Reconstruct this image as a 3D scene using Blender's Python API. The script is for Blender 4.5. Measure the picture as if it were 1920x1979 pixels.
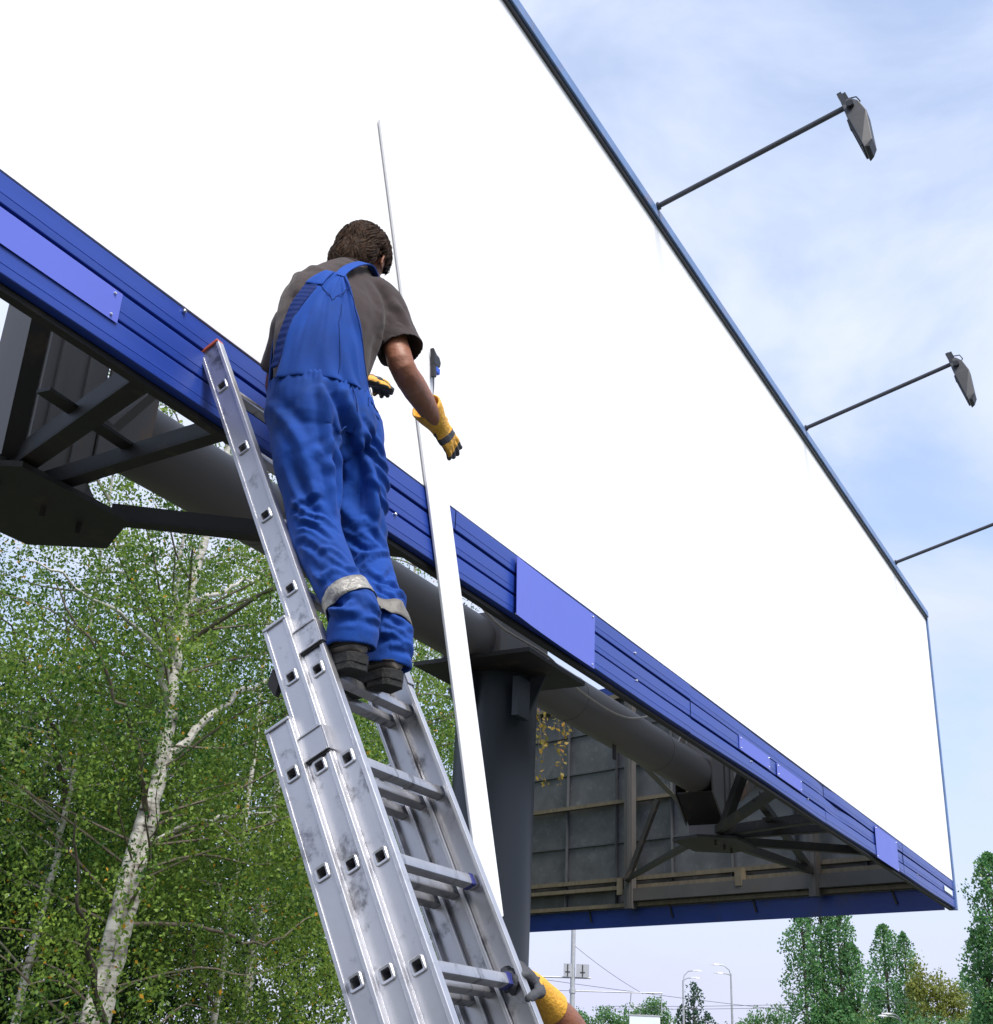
import bpy, bmesh, math, random
import numpy as np
from mathutils import Vector, Matrix

for o in list(bpy.data.objects):
    bpy.data.objects.remove(o)
scene = bpy.context.scene
col = scene.collection
R = math.radians
V = Vector
random.seed(4)

# ------------------------------------------------------------------ camera
# world frame: X runs along the front of the billboard, Y goes behind it, Z is up
pitch, roll, yaw = R(24.35), R(2.80), R(30.22)
fw = V((math.cos(yaw), math.sin(yaw), 0)); rt = V((math.sin(yaw), -math.cos(yaw), 0)); up = V((0, 0, 1))
cF = fw*math.cos(pitch) + up*math.sin(pitch)
cU0 = -fw*math.sin(pitch) + up*math.cos(pitch)
cR = rt*math.cos(roll) + cU0*math.sin(roll)
cU = -rt*math.sin(roll) + cU0*math.cos(roll)
cam = bpy.data.cameras.new('camera')
cam.sensor_fit = 'HORIZONTAL'; cam.sensor_width = 36; cam.lens = 36*2402.366/1920
cam.clip_start = 0.05; cam.clip_end = 5000
camo = bpy.data.objects.new('camera', cam); col.objects.link(camo)
m = Matrix.Identity(4)
for i in range(3):
    m[i][0] = cR[i]; m[i][1] = cU[i]; m[i][2] = -cF[i]
m[0][3], m[1][3], m[2][3] = 0, -2.624, 1.6
camo.matrix_world = m
scene.camera = camo

# ------------------------------------------------------------------ sky and sun
SUN_EL, SUN_AZ = R(56), R(-119)          # azimuth measured from +X towards +Y
sun_dir = V((math.cos(SUN_EL)*math.cos(SUN_AZ), math.cos(SUN_EL)*math.sin(SUN_AZ), math.sin(SUN_EL)))
world = bpy.data.worlds.new('World'); scene.world = world; world.use_nodes = True
wn, wl = world.node_tree.nodes, world.node_tree.links
wn.clear()
def N(t, **kw):
    n = wn.new(t)
    for k, v in kw.items(): setattr(n, k, v)
    return n
sky = N('ShaderNodeTexSky', sky_type='NISHITA', sun_disc=False)
sky.sun_elevation = SUN_EL
sky.sun_rotation = math.atan2(sun_dir.x, sun_dir.y)
sky.air_density = 1.2; sky.dust_density = 2.2; sky.ozone_density = 1.6; sky.altitude = 100
tc = N('ShaderNodeTexCoord')
mp = N('ShaderNodeMapping'); mp.inputs['Scale'].default_value = (1.0, 1.0, 1.9); mp.inputs['Location'].default_value = (3.4, 1.2, 0.55)
nz = N('ShaderNodeTexNoise'); nz.inputs['Scale'].default_value = 2.3; nz.inputs['Detail'].default_value = 7; nz.inputs['Roughness'].default_value = .56; nz.inputs['Distortion'].default_value = .35
cr = N('ShaderNodeMapRange'); cr.interpolation_type = 'SMOOTHSTEP'
cr.inputs['From Min'].default_value = .36; cr.inputs['From Max'].default_value = .66
cr.inputs['To Min'].default_value = .37; cr.inputs['To Max'].default_value = .97
sx = N('ShaderNodeSeparateXYZ')
hz = N('ShaderNodeMapRange'); hz.interpolation_type = 'SMOOTHSTEP'
hz.inputs['From Min'].default_value = .55; hz.inputs['From Max'].default_value = .0; hz.inputs['To Min'].default_value = 0; hz.inputs['To Max'].default_value = .9
mx = N('ShaderNodeMath', operation='MAXIMUM')
mix = N('ShaderNodeMix', data_type='RGBA')
cmix = N('ShaderNodeMix', data_type='RGBA'); cmix.inputs['A'].default_value = (4.15, 4.5, 5.5, 1); cmix.inputs['B'].default_value = (3.5, 3.6, 4.9, 1)   # bright cloud, lavender haze low down
wl.new(hz.outputs[0], cmix.inputs['Factor']); wl.new(cmix.outputs['Result'], mix.inputs['B'])
bg = N('ShaderNodeBackground'); bg.inputs['Strength'].default_value = .14
out = N('ShaderNodeOutputWorld')
wl.new(tc.outputs['Generated'], mp.inputs['Vector']); wl.new(mp.outputs[0], nz.inputs['Vector'])
wl.new(nz.outputs['Fac'], cr.inputs['Value'])
wl.new(tc.outputs['Generated'], sx.inputs[0]); wl.new(sx.outputs['Z'], hz.inputs['Value'])
wl.new(cr.outputs[0], mx.inputs[0]); wl.new(hz.outputs[0], mx.inputs[1])
hsv = N('ShaderNodeHueSaturation'); hsv.inputs['Saturation'].default_value = 1.15; hsv.inputs['Value'].default_value = 1.2
wl.new(sky.outputs[0], hsv.inputs['Color'])
wl.new(mx.outputs[0], mix.inputs['Factor']); wl.new(hsv.outputs[0], mix.inputs['A'])
wl.new(mix.outputs['Result'], bg.inputs['Color']); wl.new(bg.outputs[0], out.inputs['Surface'])

sl = bpy.data.lights.new('sun', 'SUN'); sl.energy = 3.3; sl.angle = R(24); sl.color = (1.0, .96, .90)
so = bpy.data.objects.new('sun', sl); col.objects.link(so)
so.rotation_euler = (-sun_dir).to_track_quat('-Z', 'Y').to_euler(); so.location = (0, -10, 30)

scene.view_settings.view_transform = 'Standard'; scene.view_settings.look = 'None'
scene.view_settings.gamma = 1; scene.view_settings.use_curve_mapping = False
scene.view_settings.exposure = 0.6
scene.render.engine = 'CYCLES'
scene.cycles.max_bounces = 8; scene.cycles.transparent_max_bounces = 8

# ------------------------------------------------------------------ materials
MATS = {}
def mat(name, base, rough=.6, metal=0.0, var=.25, vscale=6.0, bump=.0, bscale=40.0, spec=.5, stretch=(1, 1, 1), dark=None, dark_amt=.0, dark_scale=3.0, sheen=0.0, rvar=.12, coat=0.0, lines=None):
    """procedural principled material: noise mottling of the colour and gloss, optional stains and relief"""
    m = bpy.data.materials.new(name); m.use_nodes = True
    n, l = m.node_tree.nodes, m.node_tree.links
    b = n['Principled BSDF']
    b.inputs['Metallic'].default_value = metal
    b.inputs['Specular IOR Level'].default_value = spec
    b.inputs['Sheen Weight'].default_value = sheen
    b.inputs['Coat Weight'].default_value = coat; b.inputs['Coat Roughness'].default_value = .15
    t = n.new('ShaderNodeTexCoord'); mpn = n.new('ShaderNodeMapping'); mpn.inputs['Scale'].default_value = stretch
    l.new(t.outputs['Object'], mpn.inputs['Vector'])
    nz = n.new('ShaderNodeTexNoise'); nz.inputs['Scale'].default_value = vscale; nz.inputs['Detail'].default_value = 6; nz.inputs['Roughness'].default_value = .6
    l.new(mpn.outputs[0], nz.inputs['Vector'])
    ramp = n.new('ShaderNodeMapRange'); ramp.inputs['From Min'].default_value = .3; ramp.inputs['From Max'].default_value = .7
    ramp.inputs['To Min'].default_value = 1-var; ramp.inputs['To Max'].default_value = 1+var
    l.new(nz.outputs['Fac'], ramp.inputs['Value'])
    mul = n.new('ShaderNodeMix'); mul.data_type = 'RGBA'; mul.blend_type = 'MULTIPLY'; mul.inputs['Factor'].default_value = 1
    mul.inputs['A'].default_value = (*base, 1); l.new(ramp.outputs[0], mul.inputs['B'])
    c = mul.outputs['Result']
    if dark is not None:
        n2 = n.new('ShaderNodeTexNoise'); n2.inputs['Scale'].default_value = dark_scale; n2.inputs['Detail'].default_value = 8; n2.inputs['Roughness'].default_value = .7
        l.new(mpn.outputs[0], n2.inputs['Vector'])
        r2 = n.new('ShaderNodeMapRange'); r2.interpolation_type = 'SMOOTHSTEP'
        r2.inputs['From Min'].default_value = .53; r2.inputs['From Max'].default_value = .68; r2.inputs['To Max'].default_value = dark_amt
        l.new(n2.outputs['Fac'], r2.inputs['Value'])
        m2 = n.new('ShaderNodeMix'); m2.data_type = 'RGBA'; m2.inputs['B'].default_value = (*dark, 1)
        l.new(c, m2.inputs['A']); l.new(r2.outputs[0], m2.inputs['Factor']); c = m2.outputs['Result']
    l.new(c, b.inputs['Base Color'])
    rr = n.new('ShaderNodeMapRange'); rr.inputs['To Min'].default_value = max(.03, rough-rvar); rr.inputs['To Max'].default_value = min(1, rough+rvar)
    l.new(nz.outputs['Fac'], rr.inputs['Value']); l.new(rr.outputs[0], b.inputs['Roughness'])
    if bump:
        n3 = n.new('ShaderNodeTexNoise'); n3.inputs['Scale'].default_value = bscale; n3.inputs['Detail'].default_value = 5
        l.new(mpn.outputs[0], n3.inputs['Vector'])
        bp = n.new('ShaderNodeBump'); bp.inputs['Strength'].default_value = bump; bp.inputs['Distance'].default_value = .02
        l.new(n3.outputs['Fac'], bp.inputs['Height']); l.new(bp.outputs[0], b.inputs['Normal'])
    MATS[name] = m
    return m

M = MATS
mat('white_vinyl', (.86, .86, .86), .55, var=.015, vscale=1.5)
mat('white_slat', (.86, .86, .87), .45, var=.01, vscale=2)
mat('blue_paint', (.018, .052, .30), .36, var=.13, vscale=3, stretch=(.35, 1, 4), bump=.05, bscale=5, dark=(.03, .05, .22), dark_amt=.35, dark_scale=2.2)
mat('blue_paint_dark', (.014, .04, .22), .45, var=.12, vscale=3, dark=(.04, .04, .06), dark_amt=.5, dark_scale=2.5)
mat('frame_blue', (.13, .22, .42), .45, var=.2, vscale=4, dark=(.30, .17, .12), dark_amt=.45, dark_scale=7)
mat('lilac_plate', (.105, .14, .56), .42, var=.03, vscale=2)
mat('grey_steel', (.085, .08, .077), .5, var=.14, vscale=3, stretch=(1, 1, .4), dark=(.13, .09, .05), dark_amt=.35, dark_scale=4)
mat('post_steel', (.14, .128, .122), .5, var=.14, vscale=2.5, stretch=(2.2, 2.2, .25), dark=(.30, .15, .05), dark_amt=.6, dark_scale=2.3)
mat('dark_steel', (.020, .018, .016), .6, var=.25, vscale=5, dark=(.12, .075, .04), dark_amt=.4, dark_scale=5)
mat('column_paint', (.030, .037, .046), .42, var=.12, vscale=2, stretch=(1, 1, .15), bump=.06, bscale=14)
mat('tube_paint', (.145, .13, .122), .5, var=.12, vscale=3, stretch=(.3, 1, 1), dark=(.16, .12, .09), dark_amt=.3, dark_scale=3)
mat('galvanised', (.115, .118, .124), .42, metal=.25, var=.2, vscale=4, dark=(.30, .31, .30), dark_amt=.25, dark_scale=9, bump=.06, bscale=3)
mat('rib_steel', (.075, .08, .086), .5, var=.2, vscale=5)
mat('ochre_steel', (.14, .115, .075), .6, var=.25, vscale=6, stretch=(3, 3, 1), dark=(.13, .07, .03), dark_amt=.6, dark_scale=7)
mat('aluminium', (.50, .50, .52), .38, metal=.88, var=.12, vscale=9, stretch=(1, .35, .35), dark=(.16, .16, .17), dark_amt=.9, dark_scale=24, bump=.05, bscale=30)
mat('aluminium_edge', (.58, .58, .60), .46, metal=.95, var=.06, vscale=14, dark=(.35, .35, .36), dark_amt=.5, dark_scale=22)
mat('ladder_cap', (.45, .085, .035), .6, var=.2, vscale=20)
mat('blue_smear', (.02, .025, .14), .5, var=.3, vscale=30)
mat('black_rubber', (.012, .012, .013), .7, var=.3, vscale=20)
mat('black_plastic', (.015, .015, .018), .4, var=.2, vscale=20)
mat('clip_blue', (.03, .10, .55), .35, var=.1, vscale=20)
mat('lamp_housing', (.022, .024, .030), .5, var=.2, vscale=12)
mat('lamp_arm', (.06, .063, .075), .4, metal=.3, var=.15, vscale=10)
mat('lamp_glass', (.40, .46, .52), .08, var=.03, vscale=5, spec=.8)
mat('cable', (.42, .37, .30), .6, var=.15, vscale=12)
mat('bolt', (.62, .63, .66), .3, metal=.8, var=.1, vscale=40)
mat('denim', (.006, .050, .265), .85, var=.22, vscale=5, bump=.22, bscale=420, sheen=.04, dark=(.008, .035, .14), dark_amt=.6, dark_scale=4.5, spec=.25)
mat('denim_dark', (.005, .020, .115), .8, var=.2, vscale=9, bump=.2, bscale=300, spec=.2)
mat('shirt', (.040, .028, .027), .85, var=.14, vscale=7, bump=.25, bscale=500, sheen=.15, spec=.2)
mat('skin', (.235, .090, .045), .5, var=.14, vscale=14, bump=.12, bscale=120, dark=(.17, .055, .03), dark_amt=.4, dark_scale=9)
mat('hair', (.030, .016, .009), .65, var=.5, vscale=50, spec=.10)
mat('glove_yellow', (.70, .36, .035), .62, var=.16, vscale=18, bump=.3, bscale=110, dark=(.45, .22, .03), dark_amt=.5, dark_scale=14)
mat('glove_dark', (.045, .047, .055), .75, var=.25, vscale=24, bump=.25, bscale=160)
mat('shoe_leather', (.080, .064, .054), .55, var=.2, vscale=20, bump=.15, bscale=90)
mat('shoe_sole', (.009, .009, .009), .8, var=.2, vscale=20, bump=.3, bscale=60)
mat('reflective_tape', (.26, .25, .23), .38, metal=.25, var=.3, vscale=60, bump=.35, bscale=110)
mat('reflective_tape_worn', (.13, .12, .105), .55, var=.2, vscale=40, bump=.2, bscale=110)
mat('work_trousers', (.05, .06, .09), .85, var=.2, vscale=6, bump=.2, bscale=300)
mat('eye_white', (.75, .72, .68), .2, var=.02)
mat('lip', (.30, .10, .08), .5, var=.1)
mat('grass', (.050, .062, .034), .9, var=.45, vscale=.6, bump=.5, bscale=8, dark=(.10, .085, .05), dark_amt=.6, dark_scale=.25)
mat('asphalt', (.052, .052, .054), .85, var=.2, vscale=3, bump=.3, bscale=60)
mat('kerb', (.33, .32, .30), .8, var=.15, vscale=4)
mat('galv_pole', (.42, .43, .45), .45, metal=.3, var=.1, vscale=3)
mat('sign_back', (.40, .41, .44), .5, metal=.2, var=.06, vscale=2)
mat('wire', (.07, .07, .08), .6, var=.1)
mat('white_box', (.72, .78, .80), .4, var=.05, vscale=3)

def bark_material():
    m = bpy.data.materials.new('birch_bark'); m.use_nodes = True
    n, l = m.node_tree.nodes, m.node_tree.links; b = n['Principled BSDF']; b.inputs['Roughness'].default_value = .75
    t = n.new('ShaderNodeTexCoord')
    mp1 = n.new('ShaderNodeMapping'); mp1.inputs['Scale'].default_value = (2.2, 2.2, 11)
    l.new(t.outputs['Object'], mp1.inputs[0])
    a = n.new('ShaderNodeTexNoise'); a.inputs['Scale'].default_value = 1.6; a.inputs['Detail'].default_value = 6; a.inputs['Roughness'].default_value = .65
    l.new(mp1.outputs[0], a.inputs['Vector'])
    r = n.new('ShaderNodeValToRGB'); e = r.color_ramp.elements
    e[0].position = .40; e[0].color = (.62, .60, .55, 1); e[1].position = .66; e[1].color = (.035, .03, .026, 1)
    k = e.new(.55); k.color = (.48, .45, .40, 1)
    l.new(a.outputs['Fac'], r.inputs[0])
    mp2 = n.new('ShaderNodeMapping'); mp2.inputs['Scale'].default_value = (1, 1, .8); l.new(t.outputs['Object'], mp2.inputs[0])
    c = n.new('ShaderNodeTexNoise'); c.inputs['Scale'].default_value = 3.2; c.inputs['Detail'].default_value = 5; l.new(mp2.outputs[0], c.inputs['Vector'])
    rr = n.new('ShaderNodeMapRange'); rr.inputs['From Min'].default_value = .55; rr.inputs['From Max'].default_value = .7; l.new(c.outputs['Fac'], rr.inputs['Value'])
    mx = n.new('ShaderNodeMix'); mx.data_type = 'RGBA'; mx.inputs['B'].default_value = (.055, .05, .042, 1)
    l.new(rr.outputs[0], mx.inputs['Factor']); l.new(r.outputs[0], mx.inputs['A']); l.new(mx.outputs['Result'], b.inputs['Base Color'])
    bp = n.new('ShaderNodeBump'); bp.inputs['Strength'].default_value = .6; bp.inputs['Distance'].default_value = .02
    l.new(a.outputs['Fac'], bp.inputs['Height']); l.new(bp.outputs[0], b.inputs['Normal'])
    M['birch_bark'] = m
bark_material()
mat('twig_bark', (.16, .13, .10), .85, var=.4, vscale=6, bump=.4, bscale=20)
mat('pale_twig', (.40, .37, .32), .8, var=.3, vscale=6)
mat('dark_bark', (.07, .055, .045), .9, var=.4, vscale=5, bump=.6, bscale=12)

def leaf_material(name, c0, c1, c2, trans=.42):
    """colour differs leaf by leaf (face attribute 'tone'); thin leaves let light through"""
    m = bpy.data.materials.new(name); m.use_nodes = True
    n, l = m.node_tree.nodes, m.node_tree.links; n.clear()
    o = n.new('ShaderNodeOutputMaterial'); at = n.new('ShaderNodeAttribute'); at.attribute_name = 'tone'
    r = n.new('ShaderNodeValToRGB'); e = r.color_ramp.elements
    e[0].position = 0; e[0].color = (*c0, 1); e[1].position = .93; e[1].color = (*c1, 1); k = e.new(1.0); k.color = (*c2, 1)
    l.new(at.outputs['Fac'], r.inputs[0])
    d = n.new('ShaderNodeBsdfPrincipled'); d.inputs['Roughness'].default_value = .5; d.inputs['Specular IOR Level'].default_value = .35
    tr = n.new('ShaderNodeBsdfTranslucent'); hs = n.new('ShaderNodeHueSaturation'); hs.inputs['Value'].default_value = 1.5; hs.inputs['Hue'].default_value = .488
    l.new(r.outputs[0], d.inputs['Base Color']); l.new(r.outputs[0], hs.inputs['Color']); l.new(hs.outputs[0], tr.inputs['Color'])
    s = n.new('ShaderNodeMixShader'); s.inputs[0].default_value = trans
    l.new(d.outputs[0], s.inputs[1]); l.new(tr.outputs[0], s.inputs[2]); l.new(s.outputs[0], o.inputs[0])
    M[name] = m
leaf_material('birch_leaf', (.020, .085, .014), (.22, .33, .050), (.50, .27, .02))
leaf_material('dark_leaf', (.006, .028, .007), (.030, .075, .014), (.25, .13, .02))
leaf_material('poplar_leaf', (.040, .15, .055), (.16, .32, .11), (.22, .32, .08))
leaf_material('yellowing_leaf', (.11, .15, .03), (.28, .31, .07), (.36, .28, .06))
leaf_material('far_leaf', (.06, .16, .06), (.15, .29, .10), (.22, .31, .10))
leaf_material('conifer_leaf', (.03, .075, .045), (.07, .13, .07), (.09, .15, .07))
leaf_material('autumn_leaf', (.18, .17, .03), (.42, .27, .04), (.45, .12, .03))

# ------------------------------------------------------------------ mesh helpers
class MB:
    def __init__(s): s.v = []; s.f = []; s.mi = []
    def add(s, vs, fs, mi=0):
        b = len(s.v); s.v += [tuple(v) for v in vs]; s.f += [tuple(b+i for i in f) for f in fs]; s.mi += [mi]*len(fs)
        return s
    def box(s, c, size, ax=None, mi=0):
        c = V(c); ax = ax or (V((1, 0, 0)), V((0, 1, 0)), V((0, 0, 1)))
        h = [a*(d/2) for a, d in zip(ax, size)]
        vs = [c+h[0]*i+h[1]*j+h[2]*k for i in (-1, 1) for j in (-1, 1) for k in (-1, 1)]
        return s.add(vs, [(0, 1, 3, 2), (4, 6, 7, 5), (0, 4, 5, 1), (2, 3, 7, 6), (0, 2, 6, 4), (1, 5, 7, 3)], mi)
    def bar(s, a, b, w, h, upv=(0, 0, 1), mi=0):
        a, b = V(a), V(b); d = (b-a); L = d.length; d.normalize(); u = V(upv)
        sd = d.cross(u)
        if sd.length < 1e-4: sd = d.cross(V((0, 1, 0)))
        sd.normalize(); u = sd.cross(d)
        return s.box((a+b)/2, (L, w, h), (d, sd, u), mi)
    def angle(s, a, b, w, th, upv=(0, 0, 1), mi=0):
        """L-section steel bar"""
        a, b = V(a), V(b); d = (b-a).normalized(); sd = d.cross(V(upv)).normalized(); u = sd.cross(d)
        s.bar(a, b, w, th, upv, mi); s.bar(a+sd*(w/2-th/2)+u*(w/2+.001), b+sd*(w/2-th/2)+u*(w/2+.001), th, w, upv, mi)
        return s
    def tube(s, pts, rad, n=12, cap=True, mi=0):
        pts = [V(p) for p in pts]; rad = rad if hasattr(rad, '__len__') else [rad]*len(pts)
        t = (pts[1]-pts[0]).normalized(); u = t.orthogonal().normalized(); rings = []; vs = []
        for i, p in enumerate(pts):
            t = ((pts[min(i+1, len(pts)-1)]-pts[max(i-1, 0)])).normalized()
            u = (u-t*u.dot(t)).normalized(); w = t.cross(u)
            vs += [p+(u*math.cos(2*math.pi*k/n)+w*math.sin(2*math.pi*k/n))*rad[i] for k in range(n)]
        fs = [(i*n+k, i*n+(k+1) % n, (i+1)*n+(k+1) % n, (i+1)*n+k) for i in range(len(pts)-1) for k in range(n)]
        if cap: fs += [tuple(reversed(range(n))), tuple((len(pts)-1)*n+k for k in range(n))]
        return s.add(vs, fs, mi)
    def prism(s, poly, ex, mi=0):
        n = len(poly); ex = V(ex); vs = [V(p) for p in poly]+[V(p)+ex for p in poly]
        return s.add(vs, [tuple(reversed(range(n))), tuple(range(n, 2*n))]+[(i, (i+1) % n, n+(i+1) % n, n+i) for i in range(n)], mi)
    def build(s, name, mats, parent=None, smooth=False, bevel=0):
        me = bpy.data.meshes.new(name)
        o0 = V((0, 0, 0))
        me.from_pydata(s.v, [], s.f)
        for mm in (mats if isinstance(mats, (list, tuple)) else [mats]): me.materials.append(M[mm])
        me.polygons.foreach_set('material_index', s.mi)
        bm = bmesh.new(); bm.from_mesh(me); bmesh.ops.recalc_face_normals(bm, faces=bm.faces); bm.to_mesh(me); bm.free()
        if smooth:
            me.polygons.foreach_set('use_smooth', [True]*len(me.polygons))
            me.set_sharp_from_angle(angle=R(38))
        return link(name, me, parent, bevel)
def link(name, me, parent=None, bevel=0):
    o = bpy.data.objects.new(name, me); col.objects.link(o)
    if parent is not None:
        o.parent = parent; o.matrix_parent_inverse = parent_world(parent).inverted()
    if bevel:
        b = o.modifiers.new('bevel', 'BEVEL'); b.width = bevel; b.segments = 2; b.limit_method = 'ANGLE'; b.angle_limit = R(40)
    return o
WM = {}
def parent_world(p):
    m = Matrix.Translation(p.location)
    if p.parent is not None: return parent_world(p.parent) @ p.matrix_parent_inverse @ m
    return m
def thing(name, loc, label, cat, group=None):
    e = bpy.data.objects.new(name, None); e.empty_display_size = .2; col.objects.link(e); e.location = loc
    e['label'] = label; e['category'] = cat
    if group: e['group'] = group
    return e
def tag(o, label, cat, group=None):
    o['label'] = label; o['category'] = cat
    if group: o['group'] = group
    return o
def struct(o): o['kind'] = 'structure'; return o

# ------------------------------------------------------------------ ground (below the frame)
g = MB(); g.add([(-1500, -1500, 0), (1500, -1500, 0), (1500, 1500, 0), (-1500, 1500, 0)], [(0, 1, 2, 3)])
struct(g.build('ground', 'grass'))
mid = V((80, 29, 0)); rd = V((.36, .93, 0)).normalized(); rs = V((rd.y, -rd.x, 0))   # a road in the distance runs past the lamps
def strip(a, b, w, z): return [V((*(a+rs*w/2).xy, z)), V((*(a-rs*w/2).xy, z)), V((*(b-rs*w/2).xy, z)), V((*(b+rs*w/2).xy, z))]
r = MB(); r.add(strip(mid-rd*600, mid+rd*600, 14, .008), [(0, 1, 2, 3)]); struct(r.build('road', 'asphalt'))
for sgn in (-1, 1):
    k = MB(); k.bar(mid-rd*600+rs*sgn*7.1+V((0, 0, .06)), mid+rd*600+rs*sgn*7.1+V((0, 0, .06)), .2, .13); struct(k.build('kerb', 'kerb'))
pv = MB(); pv.add([(-3, -4.5, .006), (14, -4.5, .006), (14, 2.6, .006), (-3, 2.6, .006)], [(0, 1, 2, 3)]); struct(pv.build('pavement', 'asphalt'))

# ------------------------------------------------------------------ billboard (one welded structure)
X0, X1, ZB, ZT, ZTOP = -2.4, 15.14, 3.515, 3.818, 7.0
HX = (2.86, 10.47); HY = 1.15; COLX = 6.58
bb = thing('billboard', (COLX, HY, 0), 'large blank white billboard with blue panelled lower edge on a dark round column', 'billboard')
f = MB(); f.box(((X0+X1)/2, .0225, (ZT+ZTOP)/2+.0), (X1-X0-.06, .05, ZTOP-ZT-.01)); face = f.build('sign_face', 'white_vinyl', bb)
# top rail and end rails: project in front of the face
f = MB(); f.box(((X0+X1)/2, .012, ZTOP+.005), (X1-X0, .10, .075)); f.build('top_frame_rail', 'frame_blue', bb, bevel=.004)
f = MB(); f.box(((X0+X1)/2, -.008, ZTOP-.046), (X1-X0-.01, .030, .024)); f.build('top_shade_strip', 'black_plastic', bb)  # near-black strip added as painted shade for the underside of the top rail
f = MB(); f.box((X1+.02, .03, (ZB+ZTOP)/2+.02), (.045, .10, ZTOP-ZB+.05)); f.build('end_frame_rail', 'frame_blue', bb, bevel=.004)
# fascia of three long profiled boards, in lengths butted end to end
rowh = (ZT-ZB)/3
joints = [X0, 1.2, 4.15, 6.95, 9.9, 12.62, X1-.004]
rng = random.Random(7)
for i in range(len(joints)-1):
    xa, xb = joints[i]+.0015, joints[i+1]-.0015
    for rw in range(3):
        z0 = ZB+rw*rowh; dy = rng.uniform(-.003, .004); dz = rng.uniform(-.002, .002) if xa > 6 else 0
        prof = [(.035, .0105), (.020, .0105), (.0015, .011), (0, .0135), (-.001, rowh*.36), (.0004, rowh*.38), (-.001, rowh*.40), (0, rowh-.004), (.0015, rowh-.0015), (.020, rowh-.001), (.035, rowh-.001)]
        p = MB(); n = len(prof)
        nseg = max(2, int((xb-xa)/.15)); vs = []
        for s in range(nseg+1):
            x = xa+(xb-xa)*s/nseg
            dent = .006*math.sin(x*2.1+rw)*.35 + (.014*math.exp(-((x-10.3)/.28)**2) if rw == 1 else 0) + (.010*math.exp(-((x-9.95)/.2)**2) if rw == 2 else 0)
            sag = .005*math.sin(x*1.7)*(1 if x > 5 else .3)
            vs += [(x, y+dy+dent*(1 if y < .02 else 0), z0+z+dz+(sag if rw == 0 and z < .03 else 0)) for y, z in prof]
        fs = [(s*n+k, (s+1)*n+k, (s+1)*n+(k+1), s*n+k+1) for s in range(nseg) for k in range(n-1)]
        p.add(vs, fs); p.build('fascia_board', 'blue_paint', bb)
# backing behind the grooves and dark return under the fascia
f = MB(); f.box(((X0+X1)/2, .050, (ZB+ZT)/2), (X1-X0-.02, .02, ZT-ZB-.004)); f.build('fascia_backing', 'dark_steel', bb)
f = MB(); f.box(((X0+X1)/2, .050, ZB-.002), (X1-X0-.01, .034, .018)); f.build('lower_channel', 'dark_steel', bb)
def bolt(x, z, parent, r=.007, y=-.006):
    b = MB(); b.tube([(x, y+.004, z), (x, y-.002, z), (x, y-.005, z)], [r, r, r*.55], 8); b.build('bolt', 'bolt', parent, smooth=True)
for x, z in ((2.43, 3.806), (3.70, 3.612), (6.1, 3.765), (6.12, 3.612), (8.07, 3.60), (9.4, 3.61), (13.2, 3.61)): bolt(x, z, bb)
def plate(xa, xb, za, zb, tilt=0.0, bend=0.0, bolts=True, label=None, y=-.008, m='lilac_plate'):
    p = MB(); n = 6; vs = []
    for i in range(n+1):
        x = xa+(xb-xa)*i/n
        for k, z in enumerate((za, zb)):
            yy = y-bend*(1-i/n)**3*(1 if k == 0 else .55)
            vs += [(x, yy, z+tilt*(x-xa)), (x, yy-.0025, z+tilt*(x-xa))]
    fs = []
    for i in range(n):
        a, b = i*4, i*4+4
        fs += [(a+1, b+1, b+3, a+3), (a, a+2, b+2, b), (a, b, b+1, a+1), (a+2, a+3, b+3, b+2)]
    fs += [(0, 1, 3, 2), (n*4, n*4+2, n*4+3, n*4+1)]
    p.add(vs, fs); o = p.build('name_plate', m, bb)
    if label: o['label'] = label
    if bolts:
        for x in ((xa+.03), (xb-.03)):
            for z in (za+.015, zb-.015): bolt(x, z+tilt*(x-xa), o, .005, y-.004)
    return o
plate(.55, 2.17, 3.604, 3.708, label='long lilac blank plate on the middle board')
plate(4.68, 5.56, 3.515, 3.803, bend=.02, label='tall lilac plate, lower corner bent out')
plate(7.82, 8.47, 3.627, 3.722)
plate(8.63, 9.24, 3.625, 3.716)
plate(11.5, 12.35, 3.512, 3.79, label='lilac plate covering all three boards')
plate(14.55, 14.99, 3.64, 3.695, bolts=False, m='white_box', label='tiny pale label near the corner')
# column, saddle and torsion tube
f = MB(); f.tube([(COLX+.02, HY, 0), (COLX+.02, HY, 3.86)], .252, 40); cl = f.build('column', 'column_paint', bb, smooth=True)
f = MB(); f.tube([(COLX, HY, 0), (COLX, HY, .03)], .45, 32)
f.build('base_plate', 'column_paint', cl)
for a in range(8):
    an = a*math.pi/4+.2; d = V((math.cos(an), math.sin(an), 0)); c0 = V((COLX, HY, 0))
    q = MB(); q.prism([c0+d*.22+V((0, 0, .03)), c0+d*.42+V((0, 0, .03)), c0+d*.22+V((0, 0, .3))], d.cross(up)*.015); q.build('gusset', 'column_paint', cl)
for sx_, sy_ in ((1, 0), (-1, 0), (0, 1), (0, -1)):
    d = V((sx_, sy_, 0)); c0 = V((COLX, HY, 0)); q = MB()
    q.prism([c0+d*.235+V((0, 0, 3.60)), c0+d*.235+V((0, 0, 3.855)), c0+d*.36+V((0, 0, 3.855))], d.cross(up)*.02); q.build('gusset', 'column_paint', cl)
f = MB(); f.box((COLX-.16, HY-.27, 3.68), (.15, .04, .24)); f.build('lug_plate', 'column_paint', cl)
f = MB(); f.box((COLX-.09, HY-.08, 3.874), (.76, .80, .026)); f.build('cap_plate', 'dark_steel', bb)
f = MB(); f.box((COLX, HY, 3.898), (.70, .60, .02)); f.build('saddle_plate', 'post_steel', bb)
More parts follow.
